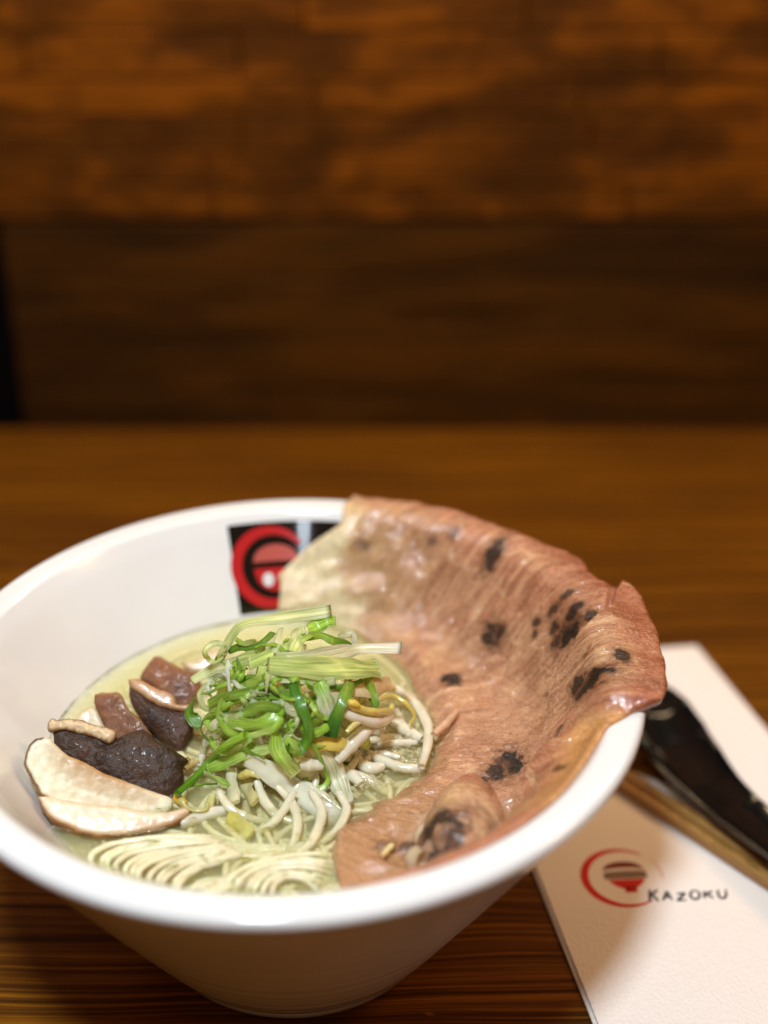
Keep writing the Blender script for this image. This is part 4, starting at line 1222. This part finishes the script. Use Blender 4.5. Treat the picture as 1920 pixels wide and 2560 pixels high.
# ------------------------------------------------------------------ foam
def foam():
    V, F = [], []
    cen = []
    zones = [((1270, 840), (120, 60), 70), ((1330, 960), (90, 60), 50), ((1090, 950), (90, 60), 70), ((1060, 1060), (110, 90), 110), ((800, 1100), (70, 70), 60), ((960, 1010), (80, 40), 40), ((860, 1230), (60, 60), 16)]
    for (cx, cy_), (sx, sy), k in zones:
        tries = 0
        while k > 0 and tries < 2000:
            tries += 1
            x, y = cx + rng.normal(0, sx * .6), cy_ + rng.normal(0, sy * .6)
            p = broth_pt(*Z2(x, y), 0)
            r = rng.choice([.0006, .0008, .0010, .0013, .0017], p=[.3, .3, .2, .14, .06])
            if all(np.hypot(*(p - q)[:2]) > (r + rr) * .86 for q, rr in cen):
                cen.append((p, r)); k -= 1
    for p in range(60):                      # bubbles trapped along the lower mushroom slice
        q = at_z(*Z5(260 + p * 13 + rng.normal(0, 5), 1290 + 66 * math.sin((p + 4) / 60 * 2.7) + rng.normal(0, 7)), ZB)
        cen.append((q, rng.uniform(.0003, .0007)))
    nr, ns = 5, 12
    for p, r in cen:
        b = len(V)
        for i in range(nr):
            a = math.pi / 2 * i / nr
            for j in range(ns):
                t = 2 * math.pi * j / ns
                V.append((p[0] + r * math.cos(a) * math.cos(t), p[1] + r * math.cos(a) * math.sin(t), p[2] + .0006 + r * .75 * math.sin(a)))
        V.append((p[0], p[1], p[2] + .0006 + r * .75))
        for i in range(nr - 1):
            for j in range(ns):
                F.append((b + i * ns + j, b + i * ns + (j + 1) % ns, b + (i + 1) * ns + (j + 1) % ns, b + (i + 1) * ns + j))
        for j in range(ns):
            F.append((b + (nr - 1) * ns + j, b + (nr - 1) * ns + (j + 1) % ns, b + nr * ns))
    o = mesh_obj('foam', V, F, M['bubble'])
    tag(o, 'fine soup bubbles clustered around the bean sprouts', 'foam', kind='stuff')
foam()
def oil():
    V, F = [], []
    for i in range(170):
        x, y = rng.uniform(60, 1500), rng.uniform(380, 760)
        if rng.random() < .35: x, y = rng.normal(1000, 300), rng.normal(300, 90)
        p = at_z(*Z6(x, y), ZB + .0009)
        if math.hypot(p[0], p[1]) > RB - .003: continue
        r = rng.choice([.0005, .0008, .0012, .0018], p=[.4, .3, .2, .1])
        b = len(V)
        for i_, (kk, hh) in enumerate(((1, 0), (.8, .12), (.45, .22))):
            for j in range(14):
                t = 2 * math.pi * j / 14
                V.append((p[0] + r * kk * math.cos(t), p[1] + r * kk * math.sin(t) * .9, p[2] + r * hh))
        V.append((p[0], p[1], p[2] + r * .26))
        for i_ in range(2):
            for j in range(14):
                F.append((b + i_ * 14 + j, b + i_ * 14 + (j + 1) % 14, b + (i_ + 1) * 14 + (j + 1) % 14, b + (i_ + 1) * 14 + j))
        for j in range(14): F.append((b + 28 + j, b + 28 + (j + 1) % 14, b + 42))
    o = mesh_obj('oil_droplets', V, F, M['oil'])
    tag(o, 'tiny shiny oil drops floating on the broth', 'oil', kind='stuff')
oil()

# ------------------------------------------------------------------ napkins, chopsticks, spoon
def sheet(name, poly, z0, z1, mat, parent=None, sag=.0):
    P = np.array(poly, float) / 1000
    k = len(P)
    V = [(x, y, z1) for x, y in P] + [(x, y, z0) for x, y in P]
    F = [tuple(range(k)), tuple(range(k, 2 * k))[::-1]] + [(i, i + k, (i + 1) % k + k, (i + 1) % k) for i in range(k)]
    o = mesh_obj(name, V, F, mat, parent, smooth=False)
    bevel(o, .0004, 2)
    return o
nap = thing('napkin', 'white folded paper napkin with red ring logo beside the bowl', 'napkin', (.12, 0, 0))
polyN = [(72.5, 57), (103, 78.2), (118, 69), (134, 59.2), (205, 16), (205, -95), (100.4, -95)]
sheet('top_layer', polyN, .0016, .0026, M['paper'], nap)
sheet('bottom_layer', [(71.7, 56.5), (102.5, 79), (205, 17), (205, -95), (99.3, -95)], .0001, .0013, M['paper'], nap)
ZP = .00268
def nflat(name, V2, F, mat, z=ZP, org=(109.0, 11.6), ang=4.0, sc=1.0):
    ca, sa = math.cos(math.radians(ang)), math.sin(math.radians(ang))
    V = [((org[0] + sc * (x * ca - y * sa)) / 1000, (org[1] + sc * (x * sa + y * ca)) / 1000, z) for x, y in V2]
    return mesh_obj(name, V, F, mat, nap, smooth=False)
def arc2(r, w, a0, a1, n=64, shape=lambda t: 1):
    V = []
    for i in range(n):
        t = i / (n - 1)
        an = math.radians(a0 + (a1 - a0) * t)
        ww = w * shape(t)
        for d in (-1, 1):
            V.append(((r + d * ww) * math.cos(an), (r + d * ww) * math.sin(an)))
    return V, [(2 * i, 2 * i + 1, 2 * i + 3, 2 * i + 2) for i in range(n - 1)]
nflat('logo_ring', *arc2(13.2, 1.25, 52, 302, 64, lambda t: .18 + .9 * math.sin(math.pi * min(1, .04 + t * .92)) ** 1.3), M['ink_red'])
nflat('logo_ring_dry_stroke', *arc2(13.2, .28, -8, 50, 30, lambda t: .5 + .6 * math.sin(t * 5)), M['ink_faint'])
def fan(fn_top, fn_bot, n=24):
    V = []
    for i in range(n):
        t = i / (n - 1)
        V += [fn_bot(t), fn_top(t)]
    return V, [(2 * i, 2 * i + 1, 2 * i + 3, 2 * i + 2) for i in range(n - 1)]
dm = lambda t: math.sqrt(max(0, 1 - (2 * t - 1) ** 2))
nflat('logo_noodle_mound', *fan(lambda t: (-6.5 + 14 * t, 3.4 + 4.2 * dm(t)), lambda t: (-6.5 + 14 * t, 3.2 + 1.4 * dm(t))), M['ink_brown'])
nflat('logo_bowl_band', *fan(lambda t: (-6.6 + 14.6 * t, 2.4 + .8 * dm(t)), lambda t: (-6.6 + 14.6 * t, -.6)), M['ink_grey'])
nflat('logo_bowl', *fan(lambda t: (-5.4 + 12.4 * t, -1.0), lambda t: (-5.4 + 12.4 * t, -1.0 - 4.6 * dm(t) ** 1.6)), M['ink_red'])
nflat('logo_bowl_foot', *fan(lambda t: (-1.0 + 4.4 * t, -4.6), lambda t: (-.7 + 3.8 * t, -7.2)), M['ink_red'])
V2, F2 = strokes('KAZOKU', .82, .075)
nflat('lettering', V2 * 5.6, F2, M['ink_black'], ZP, (115.5, .2), 4.0)

sl = sheet('paper_sleeve', [(118, 147.5), (160.8, 152.6), (198, 6.5), (155, 1)], .0029, .0042, M['paper'])
sl.name = 'paper_slip'
# it rests on the table behind the napkin, so keep it thin and low
for v_ in sl.data.vertices: v_.co.z -= .0028
# trim so it does not run under the napkin: near end stops short
pts_slip = [(128, 148.6), (160.8, 152.6), (205, -21), (196, 23)]
for i, (x, y) in enumerate([(136, 149.6), (160.8, 152.6), (196.5, 12.5 + 12), (164, 44)]):
    for k in (i, i + 4):
        sl.data.vertices[k].co.x = x / 1000; sl.data.vertices[k].co.y = y / 1000
tag(sl, 'pale blank paper slip lying under the black spoon', 'paper')

def chop(off, label):
    A0, B0 = np.array([98.0, 80.0]), np.array([205.0, -46.5])
    d = nrm(B0 - A0); nn = np.array([-d[1], d[0]])
    P = [np.append((A0 + nn * off), 5.3) / 1000, np.append((B0 + nn * off), 5.3) / 1000]
    Q = spline(P, 20)
    ang = np.radians(np.arange(0, 360, 30) + 15)
    sq = np.stack([np.sign(np.cos(ang)) * abs(np.cos(ang)) ** .5, np.sign(np.sin(ang)) * abs(np.sin(ang)) ** .5], 1)
    V, F, n, m = sweep(Q, np.tile([0, 0, 1.0], (20, 1)), lambda t: sq * (.0019 + .0008 * t))
    o = mesh_obj('chopstick', V, F, M['chop'])
    tag(o, label, 'chopstick', 'wooden chopsticks on the napkin')
chop(-2.6, 'brown wooden chopstick on the napkin, the one nearer the red logo')
chop(2.6, 'brown wooden chopstick on the napkin, the one nearer the black spoon')

def spoon():
    # centre line (mm) from the scoop tip to beyond the frame, with half widths and rim heights
    root = thing('soup_spoon', 'glossy black soup spoon lying right of the bowl', 'spoon', (.14, .1, 0))
    cl = spline([(132.0, 106.8), (132.9, 96.8), (134.8, 76.8), (138.7, 62.1), (143.6, 48.1), (149.9, 33.8), (158.0, 19.8), (175.8, -11.0)], 90)
    t = np.linspace(0, 1, 90)
    hw = np.interp(t, [0, .03, .10, .22, .36, .50, .65, 1], [2, 7, 11.5, 14.0, 13.0, 10.5, 9.5, 9.0])
    rim = np.interp(t, [0, .2, .4, .6, 1], [15, 15, 15, 15, 18])
    dep = np.interp(t, [0, .08, .22, .42, .58, 1], [1.5, 8, 10.5, 8.5, 2.5, 1.0])
    T = nrm(np.gradient(cl, axis=0)); Nn = np.stack([-T[:, 1], T[:, 0]], 1)
    xs = np.linspace(-1, 1, 25)
    V = []
    for i in range(90):
        for x in xs:
            p = cl[i] + Nn[i] * x * hw[i]
            V.append((p[0], p[1], rim[i] - dep[i] * (1 - abs(x) ** 2.4)))
    for i in range(90):
        for x in xs:
            p = cl[i] + Nn[i] * x * hw[i] * (1.02)
            V.append((p[0], p[1], rim[i] - dep[i] * (1 - abs(x) ** 2.4) - 2.2 + .9 * abs(x) ** 6))
    V = np.array(V) / 1000
    F = grid_faces(90, 25, 0, False, False) + grid_faces(90, 25, 90 * 25, False, True)
    o2 = 90 * 25
    for i in range(89):
        for j in (0, 24):
            F.append((i * 25 + j, (i + 1) * 25 + j, o2 + (i + 1) * 25 + j, o2 + i * 25 + j))
    for j in range(24):
        for i in (0, 89):
            F.append((i * 25 + j, i * 25 + j + 1, o2 + i * 25 + j + 1, o2 + i * 25 + j))
    mesh_obj('spoon_body', V, F, M['spoon'], root)
    # flat foot under the scoop
    a = np.linspace(0, 2 * np.pi, 40, endpoint=False)
    c = cl[20]
    V = np.array([(c[0] + 6.5 * math.cos(q) * k, c[1] + 11 * math.sin(q) * k, zz) for zz, k in ((1.5, 1.0), (1.3, 1.02), (6.0, 1.1)) for q in a]) / 1000
    F = grid_faces(3, 40, 0, True) + [tuple(range(40))]
    mesh_obj('spoon_foot', V, F, M['spoon'], root)
spoon()
